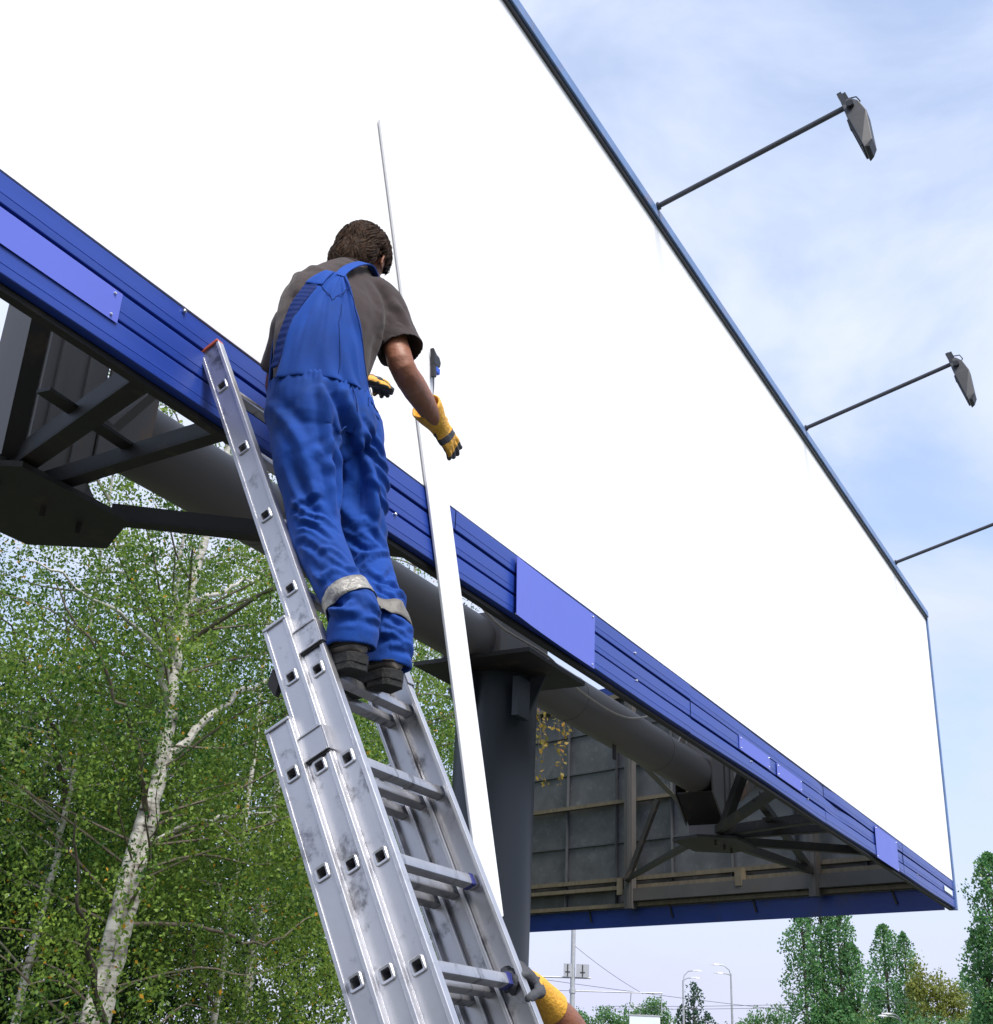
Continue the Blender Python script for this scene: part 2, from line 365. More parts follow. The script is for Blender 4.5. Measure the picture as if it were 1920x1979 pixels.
f = MB(); f.box((COLX-.02, HY-.20, 4.07), (.62, .018, .27)); f.box((COLX-.02, HY+.20, 4.07), (.62, .018, .27)); f.box((COLX-.31, HY, 4.07), (.018, .38, .27)); f.box((COLX+.27, HY, 4.07), (.018, .38, .27)); f.build('saddle_box', 'post_steel', bb)
f = MB(); f.tube([(HX[0]+.12, HY, 4.03), (HX[0]+.7, HY, 4.03), (COLX, HY, 4.03), (HX[1]-.6, HY, 4.03), (HX[1]-.14, HY, 4.03)], .163, 40); tb = f.build('torsion_tube', 'tube_paint', bb, smooth=True)
for x in (4.2, 7.6, 9.2):
    q = MB(); q.tube([(x-.004, HY, 4.03), (x+.004, HY, 4.03)], .1655, 40); q.build('weld_seam', 'tube_paint', tb, smooth=True)
q = MB(); q.box((8.35, HY-.02, 3.825), (.05, .008, .13)); q.build('lug_plate', 'dark_steel', tb)
for hx in HX:
    sgn = 1 if hx < COLX else -1
    # vertical welded post: two flanges and a web, closed by side plates
    f = MB(); f.box((hx, HY-.15, 4.95), (.30, .014, 2.86)); f.box((hx, HY+.15, 4.95), (.30, .014, 2.86)); f.box((hx, HY, 4.95), (.012, .284, 2.86)); f.box((hx-.151, HY, 4.95), (.012, .284, 2.86)); po = f.build('bracket_post', 'post_steel', bb)
    for dx, dy in ((.06, -.162), (-.08, -.162)):
        q = MB(); q.bar((hx+dx, HY+dy, 3.53), (hx+dx, HY+dy, 6.3), .035, .012, (0, 1, 0)); q.build('stiffener', 'post_steel', po)
    # funnel gusset between tube end and post
    for dy in (-.17, .17):
        q = MB(); xa = hx+sgn*.157; q.prism([(xa, HY+dy, 3.64), (xa+sgn*.26, HY+dy, 3.86), (xa+sgn*.28, HY+dy, 4.22), (xa, HY+dy, 4.50)], (0, .014, 0)); q.build('funnel_plate', 'post_steel', po)
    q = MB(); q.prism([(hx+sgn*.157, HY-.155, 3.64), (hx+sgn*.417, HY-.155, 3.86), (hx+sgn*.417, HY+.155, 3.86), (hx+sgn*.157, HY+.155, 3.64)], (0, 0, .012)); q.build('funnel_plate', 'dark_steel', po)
    # hexagonal foot plate
    rx = .43
    poly = [(hx+rx*math.cos(R(a))*1.0, HY-.02+.36*math.sin(R(a)), 3.492) for a in (0, 52, 128, 180, 232, 308)]
    q = MB(); q.prism(poly, (0, 0, .022)); fp = q.build('foot_plate', 'dark_steel', bb)
    for dx in (-.2, .02, .2):
        b = MB(); b.tube([(hx+dx, HY-.1, 3.492), (hx+dx, HY-.1, 3.452)], .011, 8); b.build('bolt', 'dark_steel', fp, smooth=True)
    for dx, dy in ((.26, -.1), (-.22, -.15)):
        b = MB(); b.prism([(hx+dx*.6, HY+dy, 3.516), (hx+dx*1.4, HY+dy, 3.516), (hx+dx*.6, HY+dy, 3.72)], (0, .012, 0)); b.build('gusset', 'post_steel', fp)
    # spider of braces from the foot plate to the front fascia
    for ex, w, z1 in ((hx+1.08, .065, 3.545), (hx-.07, .06, 3.55), (hx-.45, .075, 3.56), (hx-1.55, .06, 3.56)):
        a = V((hx+max(-.3, min(.3, (ex-hx)*.4)), HY-.16, 3.535)); b_ = V((ex, .085, z1))
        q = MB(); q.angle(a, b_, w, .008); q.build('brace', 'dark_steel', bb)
    # cross clamp on the thick brace
    c_ = V((hx-.28, HY-.62, 3.60)); q = MB(); q.bar(c_-V((.22, .02, 0)), c_+V((.24, .02, 0)), .06, .012); cl_ = q.build('clamp_plate', 'dark_steel', bb)
    # rising strut behind the fascia
    q = MB(); q.angle((hx-.24, HY-.2, 3.56), (hx-.85, .13, 4.9), .07, .009); q.build('brace', 'dark_steel', bb)
    q = MB(); q.angle((hx+.2, HY-.2, 3.9), (hx+.55, .13, 4.9), .06, .009); q.build('brace', 'post_steel', bb)

# second (rear) sign face, seen from its back
A2 = R(74.84); E0 = V((15.13, .02, 0)); D2 = V((math.cos(A2), math.sin(A2), 0)); N2 = V((-math.sin(A2), math.cos(A2), 0)); L2 = 7.75
def rp(t, z, off=0.0): return E0+D2*t+N2*off+V((0, 0, z))
ts = [.12, 1.0, 1.95, 2.9, 3.86, 4.83, 5.75, 6.62, L2]
zs = [3.76, 4.13, 4.65, 5.2, 5.71, 6.29, 6.78]
for i in range(len(ts)-1):
    for j in range(len(zs)-1):
        q = MB(); q.box(rp((ts[i]+ts[i+1])/2, (zs[j]+zs[j+1])/2, rng.uniform(0, .006)), (ts[i+1]-ts[i]-.006, .01, zs[j+1]-zs[j]-.006), (D2, N2, up)); q.build('steel_sheet', 'galvanised', bb)
for i, t in enumerate(ts):
    q = MB(); q.angle(rp(t, 3.78, .04), rp(t, 6.76, .04), .05, .006, N2); q.build('rib', 'rib_steel', bb)
for z in (4.65, 5.71, 6.29):
    q = MB(); q.bar(rp(.1, z, .022), rp(L2, z, .022), .03, .022, up); q.build('rib', 'rib_steel', bb)
for z, w in ((5.2, .05), (4.13, .055), (4.02, .05), (6.74, .06), (3.785, .05)):
    q = MB(); q.bar(rp(.1, z, .075), rp(L2, z, .075), .09, w, up); q.build('channel_rail', 'ochre_steel', bb)
for t, w in ((4.46, .13), (1.62, .12), (7.3, .13)):
    q = MB(); q.bar(rp(t, 3.72, .19), rp(t, 6.6, .19), w, .10, N2); q.bar(rp(t-.02, 3.72, .25), rp(t-.02, 6.6, .25), w*.4, .014, N2); q.build('rear_post', 'grey_steel', bb)
q = MB(); q.bar(rp(.3, 3.90, .17), rp(4.6, 3.90, .17), .08, .16, up); q.build('lower_beam', 'grey_steel', bb)
for t in (4.62, 2.7):
    q = MB(); q.box(rp(t, 4.02, .16), (.10, .12, .22), (D2, N2, up)); q.build('rail_bracket', 'ochre_steel', bb)
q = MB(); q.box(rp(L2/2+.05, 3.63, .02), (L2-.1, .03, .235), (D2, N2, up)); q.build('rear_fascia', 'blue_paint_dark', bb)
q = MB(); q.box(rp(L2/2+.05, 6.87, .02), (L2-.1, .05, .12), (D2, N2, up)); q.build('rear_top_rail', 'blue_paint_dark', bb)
for t in (.7, 2.6, 3.9, 5.3):
    q = MB(); q.bar(rp(t, 3.75, .05), rp(t-.05, 3.60, .06), .025, .01, N2); q.build('bracket_tab', 'dark_steel', bb)
q = MB(); q.box(rp(L2/2+.05, 5.2, -.06), (L2-.1, .04, 3.1), (D2, N2, up)); q.build('rear_sign_face', 'white_vinyl', bb)
# braces running back to the rear face
hub = V((HX[1], HY, 3.53))
for a, b_, w in ((hub+V((.1, .22, 0)), rp(4.46, 4.08, .27), .075), (hub+V((.3, -.05, 0)), rp(1.62, 3.98, .27), .07), (rp(4.40, 4.05, .30), rp(3.88, 5.1, .28), .06), (V((9.25, .35, 3.60)), rp(1.66, 4.05, .27), .06), (V((HX[1]+.1, HY-.1, 5.0)), rp(2.7, 4.4, .2), .05)):
    q = MB(); q.angle(a, b_, w, .008); q.build('brace', 'dark_steel', bb)
q = MB(); q.bar(V((9.55, 1.45, 4.05)), rp(3.3, 4.75, .15), .06, .01); q.build('flat_strap', 'post_steel', bb)

# ------------------------------------------------------------------ floodlights on arms above the sign
def floodlight(x, label):
    t = thing('floodlight', (x, 0, ZTOP+.03), label, 'floodlight', 'floodlights on arms along the top of the billboard')
    tip = V((x, -1.352, 7.396))
    q = MB(); q.tube([(x, .02, 7.035), tip], .0185, 12); q.build('arm', 'lamp_arm', t, smooth=True)
    q = MB(); q.tube([(x, -.036, 7.05), (x, -.052, 7.054)], .028, 12); q.build('arm_socket', 'lamp_arm', t, smooth=True)
    ax = V((0, -.17, -.53)).normalized(); nn = V((0, .53, -.17)).normalized(); c = V((x, -1.335, 7.40))
    def hp(u, s, w): return c+(ax*u+V((1, 0, 0))*s+nn*w)*.80
    # housing: a wedge that widens and thins downwards
    secs = [(-.02, .055, -.07, .01), (.06, .080, -.11, .018), (.20, .095, -.125, .024), (.50, .105, -.055, .028), (.555, .100, -.01, .026)]
    q = MB(); vs = []
    for u, w, lo, hi in secs: vs += [hp(u, -w, hi), hp(u, w, hi), hp(u, w*.72, lo), hp(u, -w*.72, lo)]
    fs = [(i*4+k, i*4+(k+1) % 4, i*4+4+(k+1) % 4, i*4+4+k) for i in range(len(secs)-1) for k in range(4)]+[(3, 2, 1, 0), (16, 17, 18, 19)]
    q.add(vs, fs); h = q.build('housing', 'lamp_housing', t, bevel=.004)
    q = MB(); q.add([hp(.22, -.055, .0285), hp(.22, .055, .0285), hp(.50, .075, .0325), hp(.50, -.075, .0325)], [(0, 1, 2, 3)]); q.build('glass', 'lamp_glass', h)
    q = MB()
    for u0, s0, u1, s1 in ((.20, -.065, .52, -.085), (.20, .065, .52, .085), (.20, -.065, .20, .065), (.52, -.085, .52, .085)): q.bar(hp(u0, s0, .031), hp(u1, s1, .035), .012, .012, nn)
    q.build('glass_frame', 'lamp_housing', h)
    q = MB(); q.bar(hp(-.10, -.05, -.01), hp(.10, -.05, -.01), .035, .03, nn); q.bar(hp(-.13, .02, -.03), hp(.03, .02, -.03), .05, .05, nn); q.build('bracket', 'lamp_housing', t)
    q = MB(); q.tube([hp(.09, -.115, -.04), hp(.09, -.075, -.04)], .024, 12); q.build('pivot_knob', 'black_plastic', h, smooth=True)
    q = MB(); q.tube([hp(-.09, .03, -.05), hp(-.07, .04, -.12), hp(-.02, .05, -.13), hp(.03, .05, -.08)], .005, 6); q.build('lead', 'black_plastic', t, smooth=True)
    return t
floodlight(6.425, 'floodlight nearest the worker, on the longest grey arm against pale blue sky')
floodlight(9.92, 'middle of the three floodlights reaching out above the white billboard')
floodlight(13.41, 'farthest floodlight, its lamp cut off by the right edge of the photo')

# ------------------------------------------------------------------ cables slung under the sign
def cable(pts, r, label, sub=8):
    P = [V(p) for p in pts]; out_ = []
    for i in range(len(P)-1):
        p0, p1, p2, p3 = P[max(i-1, 0)], P[i], P[i+1], P[min(i+2, len(P)-1)]
        for k in range(sub):
            t = k/sub
            out_.append(.5*((2*p1)+(p2-p0)*t+(2*p0-5*p1+4*p2-p3)*t*t+(3*p1-p0-3*p2+p3)*t**3))
    out_.append(P[-1]); q = MB(); q.tube(out_, r, 8); o = q.build('power_cable', 'cable', None, smooth=True); return tag(o, label, 'cable')
cable([(4.9, .55, 4.02), (5.9, .80, 4.0), (6.55, .77, 3.97), (7.2, .85, 3.93), (8.2, .95, 4.02), (9.1, 1.0, 4.32)], .007, 'thin pale cable sagging from the sign past the column cap plate')
cable([(9.0, 1.0, 4.34), (9.35, .95, 4.42), (9.75, .92, 4.20), (9.98, .93, 4.16), (10.12, .94, 4.30)], .008, 'loose pale cable loop at the far end of the grey tube')

# ------------------------------------------------------------------ three-section aluminium ladder
TL = R(26.95)
LA = V((0, math.sin(TL), math.cos(TL)))       # up along the ladder
LN = V((0, -math.cos(TL), math.sin(TL)))      # towards the climber
LX = V((1, 0, 0)); LB = V((2.552, -.1, 3.567)); ST = .28
ladder = thing('extension_ladder', LB-LA*(ST*14.2), 'scuffed three-section aluminium ladder leaning on the blue fascia', 'ladder')
def lp(x, k, n): return V((x, LB.y, LB.z))-LA*(ST*k)+LN*n
def rail(x, side, k0, k1, noff, holes, sec):
    """x: outer face; side: -1 left rail, 1 right rail; web with punched holes, front and back flanges"""
    q = MB(); hw = .036; hs = .0165; th = .003
    for xx in (x, x-side*th):
        ks = [k0]
        for h in holes: ks += [h-hs/ST, h+hs/ST]
        ks.append(k1)
        for i in range(len(ks)-1):
            a, b_ = ks[i], ks[i+1]
            if i % 2 == 0: q.add([lp(xx, a, noff-hw), lp(xx, a, noff+hw), lp(xx, b_, noff+hw), lp(xx, b_, noff-hw)], [(0, 1, 2, 3)])
            else:
                for n0, n1 in ((-hw, -hs), (hs, hw)): q.add([lp(xx, a, noff+n0), lp(xx, a, noff+n1), lp(xx, b_, noff+n1), lp(xx, b_, noff+n0)], [(0, 1, 2, 3)])
    ax = (LX, LN, LA); L = (k1-k0)*ST; km = (k0+k1)/2
    q.box(lp(x-side*.0015, k0, noff)+LA*.001, (.0032, .072, .002), ax); q.box(lp(x-side*.0015, k1, noff)-LA*.001, (.0032, .072, .002), ax)
    ra = q.build('rail', 'aluminium', ladder)
    for sg in (-1, 1):
        q = MB(); q.box(lp(x-side*.0105, km, noff+sg*.0385), (.025, .005, L), ax); q.box(lp(x+side*.0012, km, noff+sg*.035), (.0045, .0115, L), ax)
        q.box(lp(x-side*.0215, km, noff+sg*.033), (.003, .007, L), ax)
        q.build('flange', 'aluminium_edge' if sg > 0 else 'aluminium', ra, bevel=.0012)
    return ra
SEC = [(0, 0., 0., -.66, 10.4), (1, -.072, -.02, 3.32, 13.3), (2, -.144, -.04, 4.38, 14.15)]
LW = .45
def rung(xl, xr, k, noff):
    q = MB(); s = .0155; w = .0025; vs = []
    # rounded-square tube, open at both ends
    def ring(x, hh, rr):
        pts = []
        for cx_, cy_ in ((1, 1), (-1, 1), (-1, -1), (1, -1)):
            a0 = math.atan2(cy_, cx_)-math.pi/4
            for j in range(3):
                a = a0+j*math.pi/4; pts.append(((hh-rr)*cx_+rr*math.cos(a), (hh-rr)*cy_+rr*math.sin(a)))
        return [lp(x, k, noff)+LN*p[0]+LA*p[1] for p in pts]
    rings = [ring(xl+.0, s-w, .004), ring(xl-.004, s-w, .004), ring(xl-.005, s+.003, .006), ring(xl-.002, s+.0055, .007), ring(xl+.0005, s+.004, .006), ring(xl+.001, s, .005), ring(xr-.001, s, .005), ring(xr-.0005, s+.004, .006), ring(xr+.002, s+.0055, .007), ring(xr+.005, s+.003, .006), ring(xr+.004, s-w, .004), ring(xr, s-w, .004)]
    rings = [ring(xl+.16, s-w, .004)]+rings+[ring(xr-.16, s-w, .004)]
    for rg in rings: vs += rg
    n = 12; fs = [(i*n+j, i*n+(j+1) % n, (i+1)*n+(j+1) % n, (i+1)*n+j) for i in range(len(rings)-1) for j in range(n)]
    q.add(vs, fs); return q.build('rung', 'aluminium', ladder, smooth=True)
for si, noff, dx, k0, k1 in SEC:
    kh = [k-(.05*si) for k in range(0, 15) if k0+.25 < k-(.05*si) < k1-.12]
    xl, xr = LB.x+dx, LB.x+LW-dx
    for x, side in ((xl, -1), (xr, 1)):
        rail(x, side, k0, k1, noff, kh, si)
        q = MB(); q.box(lp(x-side*.0085, k0, noff)+LA*.004, (.030, .082, .010), (LX, LN, LA)); q.build('end_cap', 'ladder_cap' if si < 1 else 'aluminium', ladder, bevel=.002)
    for k in kh: rung(xl, xr, k, noff)
# guide brackets wrapping each section to the one behind it
for si, k in ((0, 3.62), (1, 4.72)):
    _, noff, dx, _, _ = SEC[si]
    for side in (-1, 1):
        x = (LB.x+dx) if side < 0 else LB.x+LW-dx
        q = MB(); q.box(lp(x+side*.006, k, noff-.008), (.004, .10, .075), (LX, LN, LA)); q.box(lp(x-side*.009, k, noff+.0445), (.034, .004, .075), (LX, LN, LA))
        for e in (-1, 1): q.box(lp(x+side*.009, k, noff-.006)+LA*e*.035, (.006, .096, .006), (LX, LN, LA))
        q.build('guide_bracket', 'aluminium', ladder, bevel=.0015)
        q = MB(); q.box(lp(x+side*.003, k, noff)-LA*.041, (.006, .085, .007), (LX, LN, LA)); q.build('bracket_pad', 'black_rubber', ladder)
for side, x in ((-1, LB.x-.022),):
    q = MB(); q.prism([lp(x, 3.74, -.118), lp(x, 3.86, -.150), lp(x, 4.02, -.138), lp(x, 3.92, -.112)], LX*(side*-.02)); q.build('hook_pad', 'black_rubber', ladder)
for side, x in ((-1, LB.x-.04), (1, LB.x+LW+.04)):
    q = MB(); q.box(lp(x-side*.012, 14.17, -.144), (.04, .09, .05), (LX, LN, LA)); q.build('foot', 'black_rubber', ladder, bevel=.004)
for k, sz in ((6, .022), (7, .032)):
    q = MB(); q.box(lp(LB.x+LW-.032, k, 0), (sz, .0345, .0345), (LX, LN, LA)); q.build('paint_smear', 'blue_smear', ladder, bevel=.003)

# ------------------------------------------------------------------ loose white slat leaning on the sign
SA, SB = V((3.393, -.0125, 5.345)), V((4.615, -.0140, 2.168))
sd = (SB-SA).normalized(); sw = V((1, 0, 0)); sw = (sw-sd*sw.dot(sd)).normalized(); sn = sd.cross(sw)
q = MB(); q.box((SA+SB)/2, ((SB-SA).length, .168, .012), (sd, sw, sn)); slat = q.build('slat', 'white_slat', None, bevel=.003)
tag(slat, 'long narrow white slat slanting down between the worker and the column', 'slat')
c = V((3.846, -.034, 4.375))
clp = thing('spring_clamp', c-V((0, 0, .06)), 'small black and blue clamp beside the white slat right of the worker', 'clamp')
q = MB(); q.prism([c+V((-.022, -.01, .075)), c+V((.006, -.01, .055)), c+V((.03, -.01, .05)), (c+V((.045, -.01, .03))), c+V((.04, -.01, .005)), c+V((.012, -.01, -.004)), c+V((-.008, -.01, .0))], (0, .022, 0)); q.build('jaw', 'black_plastic', clp, bevel=.004)
q = MB(); q.box(c+V((.026, 0, -.016)), (.034, .02, .03)); q.build('grip', 'clip_blue', clp, bevel=.005)
q = MB(); q.prism([c+V((-.008, -.009, .0)), c+V((.012, -.009, 0)), c+V((.018, -.009, -.055)), c+V((-.002, -.009, -.06))], (0, .018, 0)); q.build('lower_jaw', 'black_plastic', clp, bevel=.003)
q = MB(); q.tube([c+V((.006, 0, -.055)), c+V((.012, 0, -.11)), c+V((.014, 0, -.17))], [.004, .003, .001], 6); q.build('cord_end', 'lamp_arm', clp, smooth=True)
# ------------------------------------------------------------------ people
from mathutils import noise as mnoise
def A(*p): return np.array(p, float)
def nrm(v): return v/np.linalg.norm(v)
def spline(P, n):
    """catmull-rom through rows of P, n samples per span"""
    P = np.array(P, float); o = []
    for i in range(len(P)-1):
        p0, p1, p2, p3 = P[max(i-1, 0)], P[i], P[i+1], P[min(i+2, len(P)-1)]
        for k in range(n):
            t = k/n; o.append(.5*(2*p1+(p2-p0)*t+(2*p0-5*p1+4*p2-p3)*t*t+(3*p1-p0-3*p2+p3)*t**3))
    o.append(P[-1]); return np.array(o)
def ringv(c, u, v, a, b, n=28, p=2.0, squash=None):
    th = np.linspace(0, 2*np.pi, n, endpoint=False); cs, sn = np.cos(th), np.sin(th)
    x = np.sign(cs)*np.abs(cs)**(2/p)*a; y = np.sign(sn)*np.abs(sn)**(2/p)*b
    return c+np.outer(x, u)+np.outer(y, v)
def stitch(mb, rings):
    n = len(rings[0]); vs = np.concatenate(rings); fs = [(i*n+k, i*n+(k+1) % n, (i+1)*n+(k+1) % n, (i+1)*n+k) for i in range(len(rings)-1) for k in range(n)]
    fs += [tuple(reversed(range(n))), tuple((len(rings)-1)*n+k for k in range(n))]
    mb.add([tuple(v) for v in vs], fs)
def limb(mb, P, rad, ref, sub=5, n=28, hollow=0.0, wall=.007, round0=True, round1=True):
    """tapered closed limb through P; rad rows (across, depth); hollow: depth of an open cuff at the far end"""
    Q = spline(np.hstack([np.array(P, float), np.array(rad, float)]), sub); pts, rr = Q[:, :3], Q[:, 3:]
    rings = []; T = np.gradient(pts, axis=0)
    for i in range(len(pts)):
        t = nrm(T[i]); u = nrm(np.array(ref, float)-t*np.dot(ref, t)); v = np.cross(t, u)
        rings.append((pts[i], t, u, v, rr[i]))
    out_ = []
    if round0:
        c, t, u, v, r_ = rings[0]
        for k in (.98, .8, .45): out_.append(ringv(c-t*min(r_)*k*.8, u, v, r_[0]*math.sqrt(1-k*k), r_[1]*math.sqrt(1-k*k), n))
    for c, t, u, v, r_ in rings: out_.append(ringv(c, u, v, r_[0], r_[1], n))
    c, t, u, v, r_ = rings[-1]
    if hollow:
        out_.append(ringv(c+t*.002, u, v, r_[0]-wall*.5, r_[1]-wall*.5, n))
        for d in (0, .25, .5, .75, 1): out_.append(ringv(c-t*hollow*d, u, v, (r_[0]-wall)*(1-.15*d), (r_[1]-wall)*(1-.15*d), n))
    elif round1:
        for k in (.45, .8, .98): out_.append(ringv(c+t*min(r_)*k*.8, u, v, r_[0]*math.sqrt(1-k*k), r_[1]*math.sqrt(1-k*k), n))
    stitch(mb, out_)
def ellipsoid(mb, c, ax, rad, n=20, m_=14):
    rings = []
    for i in range(1, m_):
        a = math.pi*i/m_; rings.append(ringv(np.array(c)+ax[2]*(math.cos(a)*rad[2]), ax[0], ax[1], math.sin(a)*rad[0], math.sin(a)*rad[1], n))
    stitch(mb, rings)
def fuse(mb, name, mats, parent, vox=.007, smooth=3, folds=(), nse=0.0, nscale=9.0, extra=None, parts_mat=None):
    """weld overlapping closed shells into one continuous skin, then press folds into it"""
    tmp = mb.build('fuse_tmp', 'skin')
    r_ = tmp.modifiers.new('r', 'REMESH'); r_.mode = 'VOXEL'; r_.voxel_size = vox; r_.use_smooth_shade = True
    if smooth:
        s = tmp.modifiers.new('s', 'SMOOTH'); s.iterations = smooth; s.factor = .5
    dg = bpy.context.evaluated_depsgraph_get(); dg.update()
    me = bpy.data.meshes.new_from_object(tmp.evaluated_get(dg))
    bpy.data.objects.remove(tmp)
    nv = len(me.vertices); co = np.empty(nv*3, np.float32); me.vertices.foreach_get('co', co); co = co.reshape(-1, 3).astype(float)
    no = np.empty(nv*3, np.float32); me.vertex_normals.foreach_get('vector', no); no = no.reshape(-1, 3).astype(float)
    d = np.zeros(nv)
    for pl, amp, wid in folds:
        pl = spline(pl, 3); pl = np.array([co[np.argmin(((co-p_)**2).sum(1))] for p_ in pl]); lo, hi = pl.min(0)-wid*3, pl.max(0)+wid*3
        idx = np.where(((co > lo) & (co < hi)).all(1))[0]
        if not len(idx): continue
        c_ = co[idx]; best = np.full(len(idx), 9.0); tt = np.zeros(len(idx)); L = len(pl)-1
        for i in range(L):
            a, b = pl[i], pl[i+1]; ab = b-a; t = np.clip(((c_-a)@ab)/(ab@ab+1e-9), 0, 1)
            ds = np.linalg.norm(c_-(a+t[:, None]*ab), axis=1); k = ds < best; best[k] = ds[k]; tt[k] = (i+t[k])/L
        env = np.sin(np.pi*np.clip(tt*.94+.03, 0, 1))**.6
        d[idx] += amp*env*(np.exp(-(best/wid)**2)-.45*np.exp(-((best-wid*1.9)/(wid*.9))**2))
    if nse:
        d += nse*np.array([mnoise.fractal(V(c)*nscale, 1.0, 2.0, 3) for c in co])
    if extra is not None: d += extra(co, no)
    co += no*d[:, None]
    me.vertices.foreach_set('co', co.astype(np.float32).ravel())
    me.materials.clear()
    for mm in mats: me.materials.append(M[mm])
    if parts_mat is not None:
        nf = len(me.polygons); ce = np.empty(nf*3, np.float32); me.polygons.foreach_get('center', ce); ce = ce.reshape(-1, 3)
        fn = np.empty(nf*3, np.float32); me.polygons.foreach_get('normal', fn); fn = fn.reshape(-1, 3)
        me.polygons.foreach_set('material_index', parts_mat(ce, fn).astype(np.int32))
    me.polygons.foreach_set('use_smooth', [True]*len(me.polygons)); me.update()
    return link(name, me, parent)
def legfolds(P, R_, seed, facing, spec):
    """diagonal cloth folds round a trouser leg. spec rows: t0,t1,count,amp,width,slant"""
    rg = np.random.default_rng(seed); Q = spline(np.hstack([np.array(P, float), np.array(R_, float)]), 12); L = len(Q)-1
    out_ = []
    def at(t, a):
        i = min(max(t, 0), 1)*L; k = int(min(i, L-1)); q = Q[k]+(Q[k+1]-Q[k])*(i-k)
        return q[:3]+A(math.cos(a), math.sin(a), 0)*q[3]
    for t0, t1, cnt, amp, wid, sl in spec:
        for i in range(cnt):
            t = rg.uniform(t0, t1); a0 = facing+rg.uniform(-1.3, .7); span = rg.uniform(.5, 1.3); s = sl*rg.choice([-1, 1, 1])*rg.uniform(.5, 1.3)
            cur = rg.uniform(-.025, .025)
            out_.append(([at(t+s*(k/5-.5)+cur*math.sin(k/5*math.pi), a0+span*k/5) for k in range(6)], amp*rg.uniform(.5, 1.25)*rg.choice([1, 1, -1]), wid*rg.uniform(.7, 1.3)))
    return out_

def glove(parent, wr, tip_dir, palm_n, thumb_sgn, curl, thumb=(.75, .62, .30), spread=.10, cuff=True, cuff_r=.056, size=1.0, grip_thumb=False, cuff_len=.085, cuff_dir=None, dark_back=False, label=None):
    """work glove: palm, four fingers of unequal length with knuckle bends, thumb from the side of the palm, flared cuff"""
    wr = np.array(wr, float); f = nrm(np.array(tip_dir, float)); pn = np.array(palm_n, float); pn = nrm(pn-f*(pn@f)); s = np.cross(f, pn)*thumb_sgn   # s points to the thumb side
    q = MB(); k = size
    limb(q, [wr-f*.015, wr+f*.025*k, wr+f*.06*k, wr+f*.095*k], [(.032*k, .026*k), (.040*k, .024*k), (.046*k, .022*k), (.043*k, .018*k)], s)
    tips = []
    for j, (off, ln) in enumerate(((.032, .074), (.011, .084), (-.011, .078), (-.031, .062))):
        b = wr+f*.088*k+s*off*k; d = nrm(f+s*(off*spread*30*.1)); P = [b-d*.02]; c_ = 0; pos = b
        P.append(pos)
        for ph, seg in enumerate((.42, .33, .25)):
            c_ += curl[ph]+.04*j; dd = d*math.cos(c_)+pn*math.sin(c_); pos = pos+dd*ln*seg*k; P.append(pos)
        limb(q, P, [(.0125*k, .0125*k), (.0120*k, .0120*k), (.0112*k, .0112*k), (.0105*k, .0105*k), (.0092*k, .0092*k)], s, sub=4, n=14)
        tips.append(pos)
    b = wr+f*.022*k+s*.036*k; P = [b-s*.02*k, b]; pos = b; d = nrm(f*thumb[0]+s*thumb[1]+pn*thumb[2])
    for seg, bend in ((.038, 0), (.032, .3), (.026, .6)):
        dd = nrm(d*math.cos(bend)+(pn*.75+f*.4)*math.sin(bend)) if not grip_thumb else nrm(d*math.cos(bend*1.6)+(pn)*math.sin(bend*1.6)); pos = pos+dd*seg*k; P.append(pos)
    limb(q, P, [(.017*k, .017*k), (.0165*k, .0165*k), (.0145*k, .0145*k), (.013*k, .013*k), (.011*k, .011*k)], pn, sub=4, n=14)
    def pm(ce, fn):
        rel = ce-wr; along = rel@f; back = fn@(-pn); side = rel@s
        if dark_back: return np.ones(len(ce))
        m_ = np.zeros(len(ce)); m_[(back < .10)] = 1; m_[along > .132*k] = 1
        band = (along > .052*k+.3*side) & (along < .080*k+.3*side); m_[band & (back > 0)] = 1
        return m_
    rg = np.random.default_rng(3)
    fo = [([wr+f*.03*k+s*x0-pn*.03, wr+f*(.03+rg.uniform(-.01, .02))*k+s*(x0+.02)-pn*.03], .003, .004) for x0 in (-.03, -.01, .01)]
    g_ = fuse(q, 'glove', ['glove_yellow', 'glove_dark'], parent, vox=.0035, smooth=3, folds=fo, nse=.0025, nscale=45, parts_mat=pm)
    if label: g_['label'] = label
    if cuff:
        cd = nrm(np.array(cuff_dir, float)) if cuff_dir is not None else -f
        q = MB(); limb(q, [wr+f*.03*k, wr+f*.008*k, wr+cd*cuff_len*.5, wr+cd*cuff_len], [(.041*k, .030*k), (.037*k, .034*k), (cuff_r*.86, cuff_r*.82), (cuff_r, cuff_r*.95)], s, hollow=cuff_len*.5, wall=.009)
        fuse(q, 'cuff', ['glove_yellow'], g_, vox=.0036, smooth=2, nse=.0012, nscale=26)
    return g_

